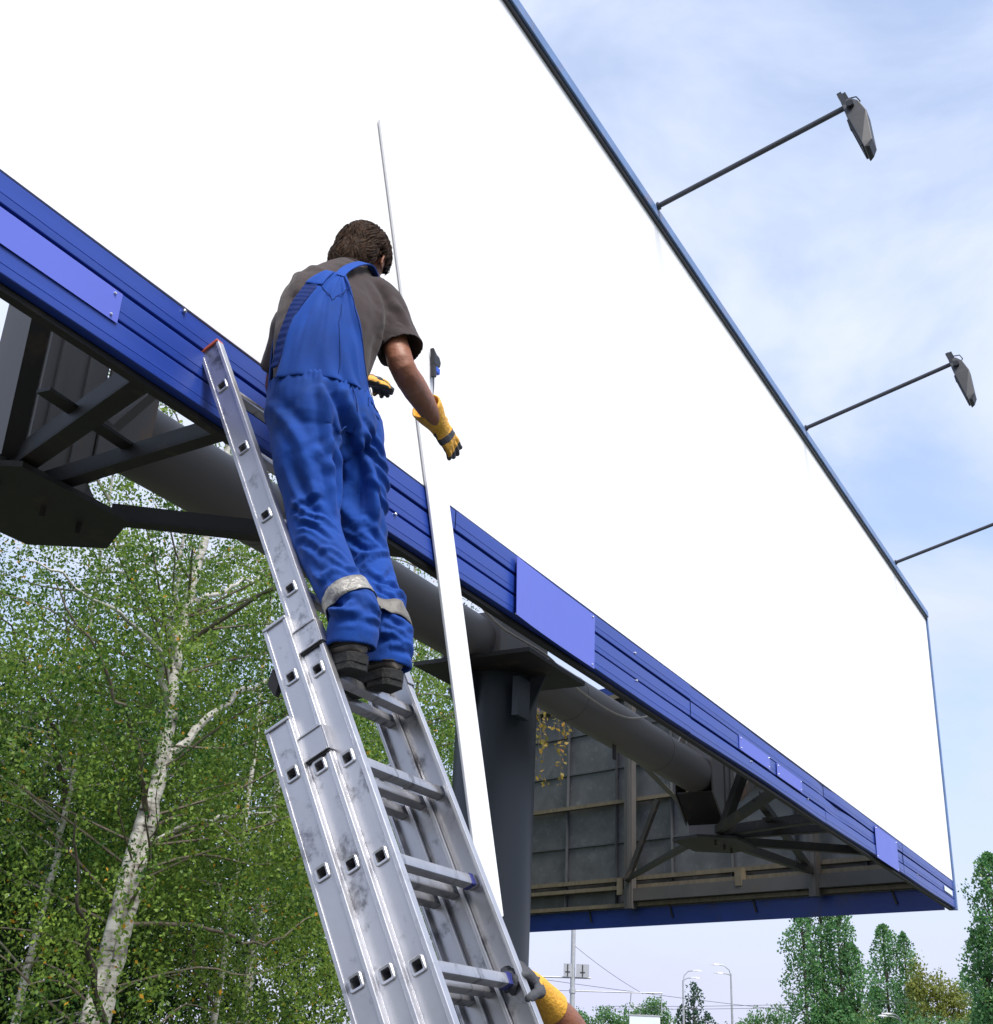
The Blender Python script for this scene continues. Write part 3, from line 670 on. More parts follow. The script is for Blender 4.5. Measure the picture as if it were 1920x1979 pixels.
def shoe(parent, heel, toe, z0, h=.060, wid=.047, label=None):
    heel, toe = A(heel[0], heel[1], z0), A(toe[0], toe[1], z0); f = nrm(toe-heel); s = np.cross(f, A(0, 0, 1)); L = np.linalg.norm(toe-heel)
    def outline(t):   # half width along the shoe
        return wid*(0.70+.30*math.sin(min(1, t*1.1)*math.pi*.62))*(1 if .06 < t < .86 else (math.sqrt(max(0, 1-((.06-t)/.07)**2)) if t <= .06 else math.sqrt(max(.02, 1-((t-.86)/.145)**2))))
    q = MB(); rings = []
    for t in np.linspace(.0, 1, 18):
        w = max(.012, outline(t)); hh = h*(1 if t < .34 else 1-.52*min(1, (t-.34)/.40)) if t < .86 else h*.48*(1-.5*((t-.86)/.14))
        c = heel+f*L*t; rings.append(ringv(c+A(0, 0, .028+hh*.5), s, A(0, 0, 1), w, hh*.5, 24, 2.6))
    stitch(q, rings)
    limb(q, [heel+f*.085+A(0, 0, .05), heel+f*.085+A(0, 0, .075)], [(.036, .040), (.034, .036)], s)
    sh = fuse(q, 'shoe', ['shoe_leather'], parent, vox=.006, smooth=3, nse=.001)
    q = MB(); pl = [heel+f*L*t+s*(max(.012, outline(t))+.003) for t in np.linspace(0, 1, 20)]+[heel+f*L*t-s*(max(.012, outline(t))+.003) for t in np.linspace(1, 0, 20)]
    q.prism([tuple(p+A(0, 0, .0)) for p in pl], (0, 0, .030)); q.build('sole', 'shoe_sole', sh, bevel=.003)
    hl = [p for p in pl if (p-heel)@f < L*.27]; hl2 = [heel+f*L*t+s*(outline(t)+.001) for t in np.linspace(.01, .27, 7)]+[heel+f*L*t-s*(outline(t)+.001) for t in np.linspace(.27, .01, 7)]
    q = MB(); q.prism([tuple(p-A(0, 0, .018)) for p in hl2], (0, 0, .0185)); q.build('heel', 'shoe_sole', sh, bevel=.002)
    q = MB(); rr = [heel+f*L*t+s*(max(.012, outline(t))+.0015)+A(0, 0, .052) for t in np.linspace(.4, 0, 9)]+[heel+f*L*t-s*(max(.012, outline(t))+.0015)+A(0, 0, .052) for t in np.linspace(0, .4, 9)]
    q.tube([tuple(p) for p in rr], .003, 6); q.build('seam', 'shoe_sole', sh, smooth=True)
    return sh

def make_head(q, c, f, upv):
    """skull, jaw, nose, ears and neck stump added to a body shell"""
    c = np.array(c, float); f = nrm(np.array(f, float)); r = nrm(np.cross(f, upv)); u = np.cross(r, f)
    ellipsoid(q, c+u*.018-f*.012, (r, f, u), (.074, .094, .092)); ellipsoid(q, c-u*.035+f*.030, (r, f, u), (.058, .062, .080))
    ellipsoid(q, c-u*.092+f*.060, (r, f, u), (.028, .026, .020)); ellipsoid(q, c-u*.020+f*.098, (r, f, u), (.013, .018, .024)); ellipsoid(q, c+u*.012+f*.088, (r, f, u), (.010, .012, .026))
    ellipsoid(q, c+u*.022+f*.082, (r, f, u), (.050, .012, .010))
    for s in (-1, 1):
        for k in range(9):
            a = -1.9+k*.5; rr = (.019, .032); q_ = c+r*s*(.084+.006*math.sin(k*.4))-u*.008-f*.004+f*(-math.cos(a)*rr[0])+u*(math.sin(a)*rr[1])
            ellipsoid(q, q_, (r, f, u), (.0065, .0065, .0075), 10, 7)
        ellipsoid(q, c+r*s*.079-u*.008-f*.0, (r, f, u), (.006, .016, .026), 12, 8)
    return r, f, u
def face_bits(parent, c, r, f, u):
    c = np.array(c, float)
    for s in (-1, 1):
        q = MB(); ellipsoid(q, c+r*s*.032+f*.080+u*.002, (r, f, u), (.0125, .0115, .0085), 12, 8); e = q.build('eye', 'eye_white', parent, smooth=True)
        q = MB(); ellipsoid(q, c+r*s*.032+f*.0895+u*.002, (r, f, u), (.006, .003, .006), 10, 6); q.build('iris', 'hair', e, smooth=True)
        q = MB(); q.tube([tuple(c+r*s*x+f*(.094-.35*(x-.02))+u*(.026+y)) for x, y in ((.014, -.002), (.030, .004), (.048, -.002))], [.004, .005, .003], 8); q.build('eyebrow', 'hair', parent, smooth=True)
    q = MB(); q.tube([tuple(c+r*x+f*(.090-abs(x)*.5)-u*.060) for x in (-.024, -.012, 0, .012, .024)], [.003, .005, .0055, .005, .003], 8); q.build('mouth', 'lip', parent, smooth=True)
def make_hair(parent, c, r, f, u, seed=5, n=5600):
    """short combed hair: a scalp cap and thousands of tapered locks lying along it"""
    c = np.array(c, float); q = MB(); ellipsoid(q, c+u*.030-f*.026, (r, f, u), (.082, .093, .090)); ellipsoid(q, c-u*.032-f*.052, (r, f, u), (.076, .060, .082)); ellipsoid(q, c-u*.080-f*.055, (r, f, u), (.066, .048, .052)); ellipsoid(q, c+u*.068+f*.012, (r, f, u), (.064, .084, .046))
    cap = fuse(q, 'hair', ['hair'], parent, vox=.005, smooth=4, nse=.004, nscale=30)
    rg = np.random.default_rng(seed); vs = []; fs = []
    cc = c+u*.020-f*.022; rad = A(.090, .108, .108)
    nc, nr = c-u*.045-f*.052, A(.081, .064, .098)
    for i in range(n):
        if i % 3 == 0:      # nape
            a_ = rg.uniform(math.pi*.98, math.pi*2.02); z_ = rg.uniform(-.95, .55); k_ = math.sqrt(1-z_*z_); d = A(math.cos(a_)*k_, math.sin(a_)*k_, z_); oc, orad = nc, nr
        while i % 3:
            oc, orad = cc, rad
            d = rg.normal(size=3); d /= np.linalg.norm(d)
            hh = d[2]; fr = d[1]
            if abs(d[0]) > .72 and -.30 < fr < .45 and hh < .22: continue
            if hh > .12+.55*max(0, fr) - (1.02 if fr < -.12 else .12): break
        p = oc+r*d[0]*orad[0]+f*d[1]*orad[1]+u*d[2]*orad[2]; no = nrm(r*d[0]/orad[0]+f*d[1]/orad[1]+u*d[2]/orad[2])
        flow = (-u*.9-f*.15+r*.10*rg.normal()) if d[1] < .15 else (f*.2+r*(.9 if d[0] > -.2 else -.7)-u*.5)
        sw = math.sin(d[0]*5+d[2]*4)*.5; flow = flow+r*sw+f*.25*math.cos(d[2]*6+d[0]*3)+rg.normal(size=3)*.13
        flow = nrm(flow-no*(flow@no)); sd = np.cross(no, flow); ln = rg.uniform(.035, .072); w = rg.uniform(.0018, .0042); lift = rg.uniform(.002, .012)
        b0 = len(vs); tilt = rg.uniform(-.6, .6)
        for t, wd in ((0, .6), (.35, 1), (.7, .8), (1, .08)):
            ctr = p+no*(.002+lift*math.sin(t*2.4))+flow*ln*t-no*(ln*t)**2*5.2
            tw = sd*math.cos(tilt)+no*math.sin(tilt); vs += [tuple(ctr-tw*w*wd), tuple(ctr+tw*w*wd)]
        fs += [(b0, b0+1, b0+3, b0+2), (b0+2, b0+3, b0+5, b0+4), (b0+4, b0+5, b0+7, b0+6)]
    q = MB(); q.add(vs, fs); me = bpy.data.meshes.new('locks'); me.from_pydata(q.v, [], q.f); me.materials.append(M['hair']); me.polygons.foreach_set('use_smooth', [True]*len(q.f)); lk = link('locks', me, cap); lk['kind'] = 'stuff'
    return cap

# ---- the worker on the ladder ------------------------------------------------
worker = thing('person', (2.72, -.60, 2.585), 'worker in blue dungarees, dark t-shirt and yellow gloves standing on the ladder', 'person')
UPV = A(0, 0, 1)
hL, hR = A(2.596, -.395, 3.44), A(2.768, -.450, 3.45)
kL, kR = A(2.628, -.485, 3.02), A(2.842, -.505, 3.035)
aL, aR = A(2.618, -.640, 2.69), A(2.785, -.645, 2.685)
sL, sR = A(2.640, -.285, 3.835), A(2.868, -.468, 3.965)
eL, wL = A(2.800, -.115, 3.68), A(3.075, -.215, 3.835)
eR, wR = A(2.868, -.572, 3.690), A(3.185, -.508, 3.662)
hc = A(2.868, -.362, 4.168)
tor = [  # centre, right vector, half width, half depth
    (A(2.690, -.425, 3.345), A(.95, -.30, .02), .150, .115),
    (A(2.678, -.422, 3.425), A(.95, -.30, .03), .172, .132),
    (A(2.652, -.418, 3.528), A(.94, -.32, .06), .152, .113),
    (A(2.650, -.415, 3.660), A(.92, -.36, .12), .158, .116),
    (A(2.672, -.408, 3.760), A(.90, -.40, .22), .172, .122),
    (A(2.705, -.400, 3.855), A(.87, -.42, .32), .182, .122),
    (A(2.737, -.392, 3.938), A(.86, -.42, .38), .162, .104),
    (A(2.762, -.384, 4.010), A(.86, -.42, .34), .110, .086),
    (A(2.782, -.378, 4.062), A(.87, -.42, .26), .072, .068)]
def torso_rings(i0, i1, grow=0.0, sub=4):
    rows = np.array([np.concatenate([c, r, [a+grow, b+grow]]) for c, r, a, b in tor[i0:i1]]); Q = spline(rows, sub); out_ = []
    T = np.gradient(Q[:, :3], axis=0)
    for q_, t in zip(Q, T):
        t = nrm(t*.5+UPV*.5*np.linalg.norm(t)); u = nrm(q_[3:6]-t*(q_[3:6]@t)); v = np.cross(t, u); out_.append((q_[:3], u, v, q_[6], q_[7]))
    return out_
TR = torso_rings(0, len(tor), 0, 10)
def torso_at(h, phi, off=0.0):
    """surface point of the trunk; h 0..1 from seat to neck, phi 0 right, 90 front, 270 back"""
    i = h*(len(TR)-1); k = int(min(i, len(TR)-2)); w = i-k
    c, u, v, a, b = [TR[k][j]*(1-w)+TR[k+1][j]*w for j in range(5)]
    return c+u*math.cos(phi)*(a+off)+v*math.sin(phi)*(b+off)
# body (skin)
q = MB()
stitch(q, [ringv(c, u, v, a*.86, b*.86, 24, 2.3) for c, u, v, a, b in torso_rings(1, len(tor))])
hf = A(math.cos(R(14))*math.cos(R(24)), math.sin(R(14))*math.cos(R(24)), -math.sin(R(24))); hup = nrm(A(.10, -.08, 1))
hr, hf, hu = make_head(q, hc, hf, hup)
limb(q, [tor[-1][0]-A(.01, 0, .05), tor[-1][0]+A(.02, .0, .02), hc-hu*.06-hf*.035], [(.062, .060), (.056, .058), (.057, .060)], hr)
for s_, e_, w_ in ((sL, eL, wL), (sR, eR, wR)):
    limb(q, [s_, (s_+e_)/2, e_, e_*.62+w_*.38+A(0, 0, -.004), w_], [(.046, .048), (.044, .048), (.042, .046), (.043, .046), (.029, .034)], A(0, 1, -.3))
    limb(q, [w_, w_+nrm(w_-e_)*.08], [(.027, .032), (.030, .018)], A(0, 1, -.3))
for h_, k_, a_ in ((hL, kL, aL), (hR, kR, aR)):
    limb(q, [h_-A(0, 0, .02), (h_+k_)/2, k_, (k_+a_)/2+A(0, -.012, .02), a_], [(.050, .052), (.043, .045), (.042, .044), (.040, .044), (.030, .032)], A(1, 0, 0))
body = fuse(q, 'body', ['skin'], worker, vox=.0048, smooth=3, nse=.0012, nscale=30)
face_bits(body, hc, hr, hf, hu)
make_hair(worker, hc, hr, hf, hu)
# t-shirt
q = MB(); stitch(q, [ringv(c, u, v, a+.002, b+.002, 28, 2.2) for c, u, v, a, b in torso_rings(2, len(tor))])
ex = nrm(eR-sR)
limb(q, [sR-A(.045, -.015, -.012), sR+ex*.03, sR+ex*.12+A(.006, 0, 0), sR+ex*.215+A(.012, -.006, .0)], [(.074, .076), (.075, .077), (.075, .078), (.080, .081)], A(0, 1, -.3), hollow=.075, wall=.006)
exl = nrm(eL-sL); limb(q, [sL+A(.045, -.012, -.005), sL+exl*.03, sL+exl*.12, sL+exl*.20], [(.070, .072), (.069, .072), (.070, .072), (.074, .074)], A(0, 1, -.3), hollow=.06, wall=.006)
def tp(h, deg, off=.012): return torso_at(h, R(deg), off)
sf = []
rgf = np.random.default_rng(11)
# pulls from the right armpit across the shoulder blade, and drapes down the right side
for d0, d1, h0, h1, am in ((290, 312, .78, .52, .010), (330, 352, .66, .42, .012), (318, 336, .60, .36, .010), (338, 356, .55, .30, -.010), (200, 230, .80, .70, .008), (190, 215, .72, .55, .010), (196, 224, .62, .45, .009), (240, 262, .86, .80, .007)):
    sf.append(([tp(h0+(h1-h0)*t, d0+(d1-d0)*t+6*math.sin(t*3)) for t in np.linspace(0, 1, 6)], am*.8, .017))
for k in range(4):
    a = rgf.uniform(0, 6.28); p0 = sR+ex*rgf.uniform(.0, .08); p1 = sR+ex*rgf.uniform(.12, .2); sdv = nrm(np.cross(ex, A(0, 0, 1))); upv2 = np.cross(sdv, ex)
    sf.append(([p0+(sdv*math.cos(a)+upv2*math.sin(a))*.075, (p0+p1)/2+(sdv*math.cos(a+.3)+upv2*math.sin(a+.3))*.078, p1+(sdv*math.cos(a+.55)+upv2*math.sin(a+.55))*.08], rgf.choice([.006, .005, .005]), .016))
arm = sR-A(.03, .03, .07)
shirt = fuse(q, 'shirt', ['shirt'], worker, vox=.0052, smooth=3, folds=sf, nse=.005, nscale=8)
# collar band and sleeve hem
cr_ = torso_rings(0, len(tor))[-1]; q = MB(); rg_ = ringv(cr_[0]+A(0, 0, -.004), cr_[1], cr_[2], cr_[3]+.004, cr_[4]+.004, 28); q.tube([tuple(p) for p in rg_]+[tuple(rg_[0])], .006, 8); q.build('collar', 'shirt', shirt, smooth=True)
# dungarees
LP = [hL+A(-.004, 0, .0), hL*.62+kL*.38+A(-.006, -.004, 0), hL*.3+kL*.7, kL, kL*.5+aL*.5+A(0, -.01, .012), aL+A(0, -.018, .055), aL+A(0, -.024, .0), aL+A(0, -.022, -.048)]
LR = [(.096, .115), (.090, .104), (.078, .088), (.072, .078), (.066, .072), (.066, .072), (.067, .074), (.066, .074)]
RP = [hR+A(.004, 0, .0), hR*.62+kR*.38+A(.008, -.004, 0), hR*.3+kR*.7, kR, kR*.5+aR*.5+A(.006, -.01, .012), aR+A(.004, -.018, .055), aR+A(.004, -.024, .0), aR+A(.004, -.022, -.048)]
RR = [(.096, .115), (.090, .104), (.078, .088), (.072, .078), (.066, .072), (.066, .072), (.066, .074), (.065, .073)]
q = MB()
limb(q, LP, LR, A(1, 0, 0), hollow=.022, wall=.008); limb(q, RP, RR, A(1, 0, 0), hollow=.022, wall=.008)
stitch(q, [ringv(c, u, v, a+.014, b+.016, 32, 2.15) for c, u, v, a, b in torso_rings(0, 3, 0, 6)])
bk = R(270)
ellipsoid(q, torso_at(.09, R(244))+A(.01, .055, .01), (A(1, 0, 0), A(0, 1, 0), A(0, 0, 1)), (.085, .080, .120)); ellipsoid(q, torso_at(.09, R(300))+A(-.01, .055, .01), (A(1, 0, 0), A(0, 1, 0), A(0, 0, 1)), (.085, .080, .120))
face_a = math.atan2(-.61, -.79)
df = legfolds(LP, LR, 21, face_a, [(.36, .60, 10, .009, .010, .05), (.60, .76, 10, .010, .009, .04), (.08, .40, 5, .009, .020, .10), (.78, .93, 5, .006, .009, .03)])
df += legfolds(RP, RR, 33, face_a, [(.36, .60, 12, .010, .009, .05), (.60, .76, 10, .010, .009, .04), (.08, .38, 5, .009, .020, .10), (.78, .93, 5, .006, .009, .03)])
def P3(*a): return A(*a)
df += [([P3(2.575, -.530, 3.455), P3(2.610, -.560, 3.40), P3(2.650, -.560, 3.33), P3(2.685, -.545, 3.24)], -.034, .020),
       ([P3(2.54, -.52, 3.44), P3(2.555, -.535, 3.38), P3(2.575, -.545, 3.30), P3(2.60, -.545, 3.18), P3(2.62, -.55, 3.08)], .018, .015),
       ([P3(2.60, -.56, 3.30), P3(2.65, -.57, 3.22), P3(2.68, -.56, 3.12)], .015, .012),
       ([P3(2.70, -.575, 3.40), P3(2.76, -.59, 3.36), P3(2.83, -.57, 3.34)], -.012, .010), ([P3(2.70, -.57, 3.37), P3(2.77, -.585, 3.32), P3(2.85, -.56, 3.31)], .012, .009),
       ([P3(2.68, -.56, 3.34), P3(2.73, -.585, 3.28), P3(2.78, -.585, 3.18), P3(2.80, -.58, 3.08)], .017, .014),
       ([P3(2.715, -.56, 3.33), P3(2.715, -.55, 3.2), P3(2.725, -.54, 3.1)], -.022, .022),
       ([P3(2.49, -.44, 3.33), P3(2.52, -.50, 3.22), P3(2.56, -.53, 3.12)], .010, .016), ([P3(2.50, -.44, 3.22), P3(2.54, -.50, 3.10), P3(2.58, -.53, 3.05)], -.012, .014),
       ([P3(2.52, -.50, 3.56), P3(2.53, -.52, 3.48), P3(2.55, -.54, 3.40)], .006, .013), ([P3(2.62, -.56, 3.56), P3(2.61, -.57, 3.50), P3(2.60, -.57, 3.45)], .004, .009), ([P3(2.70, -.57, 3.56), P3(2.71, -.58, 3.50), P3(2.73, -.58, 3.44)], .004, .009),
       ([P3(2.82, -.54, 3.55), P3(2.83, -.55, 3.47), P3(2.84, -.55, 3.40)], .005, .010), ([P3(2.66, -.57, 3.50), P3(2.67, -.57, 3.44), P3(2.69, -.57, 3.38)], -.005, .010), ([P3(2.76, -.58, 3.30), P3(2.83, -.58, 3.26), P3(2.88, -.54, 3.25)], .010, .009), ([P3(2.74, -.58, 3.24), P3(2.82, -.58, 3.19), P3(2.88, -.54, 3.17)], .011, .009)]
waist_c, waist_u = tor[2][0], nrm(tor[2][1])
def gathers(co, no):
    """elastic waist: shallow vertical pleats either side of the waistband"""
    rel = co-waist_c; hgt = rel[:, 2]; ang = np.arctan2(rel[:, 1], rel[:, 0])
    return .0036*np.sin(ang*46+3*np.sin(ang*7))*np.exp(-((hgt+.012)/.030)**2)*(hgt < .03)-.006*np.exp(-((hgt-.006)/.008)**2)
dung = fuse(q, 'dungarees', ['denim'], worker, vox=.0046, smooth=3, folds=df, nse=.007, nscale=6.5, extra=gathers)
def patch(h0, h1, e0, e1, off, name, matn, parent, nh=16, nw=14, wave=0.0, th=.006, ribs=0.0):
    """cloth panel lying on the trunk between angles e0(h) and e1(h)"""
    grid = []; rg = np.random.default_rng(2)
    for i in range(nh+1):
        h = h0+(h1-h0)*i/nh; a0, a1 = e0(i/nh), e1(i/nh); row = []
        for j in range(nw+1):
            ph = R(a0+(a1-a0)*j/nw); row.append(torso_at(h, ph, off+wave*(mnoise.noise(V((i*.07+j*.05, j*.30, 3)))+.45*mnoise.noise(V((i*.13-j*.08, j*.62, 9))))+ribs*math.sin(i*2.3)))
        grid.append(row)
    q = MB(); vs = [tuple(p) for row in grid for p in row]; n = nw+1
    fs = [(i*n+j, i*n+j+1, (i+1)*n+j+1, (i+1)*n+j) for i in range(nh) for j in range(nw)]
    me = bpy.data.meshes.new(name); me.from_pydata(vs, [], fs); me.materials.append(M[matn]); me.polygons.foreach_set('use_smooth', [True]*len(fs))
    o = link(name, me, parent); s_ = o.modifiers.new('thickness', 'SOLIDIFY'); s_.thickness = th; s_.offset = 0
    sb = o.modifiers.new('sub', 'SUBSURF'); sb.levels = 1; sb.render_levels = 1
    return o
bib_l = lambda t: 184+(249-184)*t**.86
bib_r = lambda t: 322-(322-258)*t**.66
bib_o = patch(.225, .69, bib_l, bib_r, .020, 'back_bib', 'denim', dung, 34, 30, .013)
patch(.26, .60, lambda t: bib_l(t*.80)-10, lambda t: bib_l(t*.80)+5, .0225, 'elastic_panel', 'denim_dark', dung, 44, 5, .004, ribs=.0022)
patch(.56, .675, lambda t: 222+18*t, lambda t: 240+8*t, .0255, 'bib_flap', 'denim', dung, 6, 8, .004)
# strap from the bib over the right shoulder and down the chest
def strap(pts, w, th, name, m_, parent):
    P = spline([tuple(p) for p in pts], 6); q = MB(); T = np.gradient(P, axis=0); vs = []
    for i, p in enumerate(P):
        nn_ = p-tor[5][0]; nn_ = nrm(nn_); t = nrm(T[i]); s = nrm(np.cross(t, nn_)); nn_ = np.cross(s, t)
        vs += [tuple(p-s*w/2-nn_*th/2), tuple(p+s*w/2-nn_*th/2), tuple(p+s*w/2+nn_*th/2), tuple(p-s*w/2+nn_*th/2)]
    n = len(P); fs = [(i*4+k, i*4+(k+1) % 4, i*4+4+(k+1) % 4, i*4+4+k) for i in range(n-1) for k in range(4)]+[(3, 2, 1, 0), tuple((n-1)*4+k for k in range(4))]
    q.add(vs, fs); return q.build(name, m_, parent, smooth=True)
strap([torso_at(.66, R(253), .025), torso_at(.74, R(256), .026), torso_at(.83, R(263), .027), torso_at(.91, R(277), .022)+A(0, 0, .004), torso_at(.955, R(300), .016)+A(0, 0, .008), torso_at(.95, R(358), .020)+A(0, 0, .014), torso_at(.90, R(40), .024), torso_at(.75, R(62), .024), torso_at(.6, R(66), .022)], .031, .004, 'strap', 'denim', dung)
strap([torso_at(.93, R(160), .022)+A(0, 0, .014), torso_at(.90, R(140), .022), torso_at(.75, R(118), .022), torso_at(.6, R(114), .022)], .036, .004, 'strap', 'denim', dung)
patch(.235, .62, lambda t: 30+20*t, lambda t: 150-20*t, .019, 'front_bib', 'denim', dung, 12, 10, .002)
# seams, pocket welt, reflective bands
def seam(pts, r_, name='seam'): q = MB(); q.tube([tuple(p) for p in spline(pts, 5)], r_, 6); return q.build(name, 'denim_dark', dung, smooth=True)
def on_cloth(p, d):
    """push a point out along d until it lies on the dungarees"""
    p = V(p); d = V(d).normalized(); hit, loc, no_, _ = dung_bvh.ray_cast(p+d*.4, -d, .6)
    return np.array(loc if hit is None else hit)
from mathutils.bvhtree import BVHTree
_me = dung.data; dung_bvh = BVHTree.FromPolygons([v.co for v in _me.vertices], [tuple(p.vertices) for p in _me.polygons])
def surf(p, d=(-.75, -.62, -.15)):
    d = V(d).normalized(); h = dung_bvh.ray_cast(V(p)+d*.5, -d, 1.0)
    return np.array(h[0])+np.array(d)*.0005 if h[0] is not None else np.array(p)
bkd = (-.35, -.93, -.05)
seam([surf(p, bkd) for p in (A(2.652, -.5, 3.565), A(2.66, -.5, 3.50), A(2.675, -.5, 3.42), A(2.69, -.5, 3.36))], .0016)
bib_bvh = BVHTree.FromPolygons([v.co for v in bib_o.data.vertices], [tuple(p.vertices) for p in bib_o.data.polygons])
def on_bib(h, deg):
    p = torso_at(h, R(deg), .03); loc, nn_, _, _ = bib_bvh.find_nearest(V(p)); o_ = np.array(loc)-tor[4][0]; nn_ = np.array(nn_); nn_ = nn_ if nn_@(p-tor[4][0]) > 0 else -nn_
    return np.array(loc)+nn_*.0034
def bib_seam(rows):
    P = [on_bib(h, a) for h, a in rows]; q = MB(); q.tube([tuple(p) for p in P], .0013, 6); q.build('seam', 'denim_dark', dung, smooth=True)
bib_seam([(h, 268-18*h) for h in np.linspace(.25, .50, 12)])
bib_seam([(.60-.10*t, 232+19*t) for t in np.linspace(0, 1, 9)]+[(.50+.10*t, 251+14*t) for t in np.linspace(.1, 1, 8)])
bib_seam([(.235+.44*t, bib_r(t)-2.5) for t in np.linspace(0, 1, 14)])
pk = [surf(p, bkd) for p in (A(2.735, -.5, 3.50), A(2.80, -.5, 3.485), A(2.798, -.5, 3.455), A(2.733, -.5, 3.47), A(2.735, -.5, 3.50))]
q = MB(); q.tube([tuple(p) for p in pk], .0018, 6); q.build('pocket_welt', 'denim_dark', dung, smooth=True)
pk = [surf(p, bkd) for p in (A(2.545, -.5, 3.525), A(2.60, -.5, 3.535), A(2.645, -.5, 3.535))]
q = MB(); q.tube([tuple(p) for p in pk], .0015, 6); q.build('pocket_welt', 'denim_dark', dung, smooth=True)
def band(Pp, t0, t1, m_, tilt, label):
    Q = spline(Pp, 14); L = len(Q)-1; rows = []; rad_ = []
    for t in np.linspace(t0, t1, 5):
        i = t*L; k = int(i); c = Q[k]+(Q[min(k+1, L)]-Q[k])*(i-k); ax = nrm(Q[min(k+2, L)]-Q[max(k-2, 0)]); u = nrm(A(1, 0, 0)-ax*ax[0]); v = np.cross(ax, u); row = []
        for j in range(48):
            a = j/48*2*math.pi; d = u*math.cos(a)+v*math.sin(a); cc = c+ax*tilt*math.cos(a-face_a)*.02
            h = dung_bvh.ray_cast(V(cc+d*.16), V(-d), .16); p = np.array(h[0]) if h[0] is not None else cc+d*.08
            rad_.append(min(np.linalg.norm(p-cc), .098)); row.append((cc, d))
        rows.append(row)
    Rm = np.array(rad_).reshape(5, 48); Rm = np.max([np.roll(Rm, k, 1) for k in (-1, 0, 1)], axis=0); Rm = (Rm*2+np.roll(Rm, 1, 1)+np.roll(Rm, -1, 1))/4+.0034; Rm = np.maximum(Rm, Rm.mean(0)-.003)
    rows = [[c_+d_*(Rm[i][j]+.0012*mnoise.noise(V((j*.8, i*1.3, 2)))) for j, (c_, d_) in enumerate(row)] for i, row in enumerate(rows)]
    vs = [tuple(p) for r_ in rows for p in r_]; fs = [(i*48+j, i*48+(j+1) % 48, (i+1)*48+(j+1) % 48, (i+1)*48+j) for i in range(4) for j in range(48)]
    me = bpy.data.meshes.new('reflective_band'); me.from_pydata(vs, [], fs); me.materials.append(M[m_]); me.polygons.foreach_set('use_smooth', [True]*len(fs))
    o = link('reflective_band', me, dung); s_ = o.modifiers.new('thickness', 'SOLIDIFY'); s_.thickness = .0016; s_.offset = 0; o['label'] = label
band(LP, .640, .695, 'reflective_tape', .3, 'silver crinkled reflective band')
band(RP, .652, .705, 'reflective_tape_worn', -.6, 'dull grey reflective band')
# gloves and shoes
glove(worker, wR+nrm(wR-eR)*.012, A(.95, .02, -.30), A(.08, .92, .12), 1, (.03, .06, .06), thumb=(.7, .25, .7), cuff_r=.058, cuff_len=.085, label='right glove, fingers reaching for the slat')
glove(worker, wL+nrm(wL-eL)*.012, A(.84, -.22, .40), A(.35, .15, -.92), -1, (.35, .5, .4), cuff_r=.052)
shoe(worker, (2.595, -.715), (2.690, -.435), 2.5865, label=None); shoe(worker, (2.757, -.722), (2.862, -.440), 2.5865)

# ---- the helper who steadies the ladder (only a gloved hand and forearm reach into the photo) ----
helper = thing('person', (3.72, -1.16, 0), 'second worker whose yellow-cuffed gloved hand grips the ladder at the bottom edge', 'person')
sR2, eR2, wR2 = A(3.56, -1.10, 1.42), A(3.345, -1.005, 1.705), A(3.095, -1.005, 1.812)
sL2, eL2, wL2 = A(3.80, -1.36, 1.41), A(3.70, -1.50, 1.15), A(3.46, -1.40, 1.08)
c2 = A(3.73, -1.18, 0); hc2 = A(3.70, -1.20, 1.585)
t2 = [(c2+A(0, 0, .86), .165, .125), (c2+A(0, 0, 1.0), .155, .115), (c2+A(-.01, 0, 1.18), .175, .125), (c2+A(-.02, 0, 1.34), .190, .12), (c2+A(-.025, 0, 1.42), .13, .085), (c2+A(-.03, 0, 1.46), .07, .066)]
f2 = nrm(A(-.88, .40, 0)); r2_ = np.cross(f2, UPV)
def rings2(rows, g): Q = spline(np.array([np.concatenate([c, [a, b]]) for c, a, b in rows]), 4); return [ringv(x[:3], r2_, f2, x[3]+g, x[4]+g, 24, 2.2) for x in Q]
q = MB(); stitch(q, rings2(t2, -.02)); hr2, hf2, hu2 = make_head(q, hc2, f2+A(0, 0, .25), A(0, 0, 1)); limb(q, [t2[-1][0]-A(0, 0, .05), hc2-hu2*.06-hf2*.03], [(.06, .06), (.056, .058)], hr2)
for s_, e_, w_ in ((sL2, eL2, wL2), (sR2, eR2, wR2)):
    limb(q, [s_, (s_+e_)/2, e_, e_*.6+w_*.4, w_], [(.054, .058), (.05, .054), (.045, .048), (.046, .048), (.025, .028)], A(0, 1, .2)); limb(q, [w_, w_+nrm(w_-e_)*.05], [(.024, .026), (.018, .014)], A(0, 1, .2))
lg = [[c2+r2_*s*.09+A(0, 0, z)+f2*fo for z, fo in ((.88, 0), (.66, .01), (.47, .02), (.28, -.01), (.10, -.01))] for s in (-1, 1)]
for P in lg: limb(q, P, [(.08, .085), (.07, .07), (.055, .058), (.052, .056), (.035, .038)], r2_)
b2 = fuse(q, 'body', ['skin'], helper, vox=.007, smooth=3); face_bits(b2, hc2, hr2, hf2, hu2); make_hair(helper, hc2, hr2, hf2, hu2, 8, 900)
q = MB(); stitch(q, rings2(t2[1:], .004))
for s_, e_ in ((sL2, eL2), (sR2, eR2)): e0 = nrm(e_-s_); limb(q, [s_-e0*.02, s_+e0*.1, s_+e0*.2], [(.07, .07), (.068, .068), (.07, .07)], A(0, 1, .2), hollow=.05)
fuse(q, 'shirt', ['shirt'], helper, vox=.008, smooth=3, nse=.006)
q = MB(); stitch(q, rings2(t2[:2], .014))
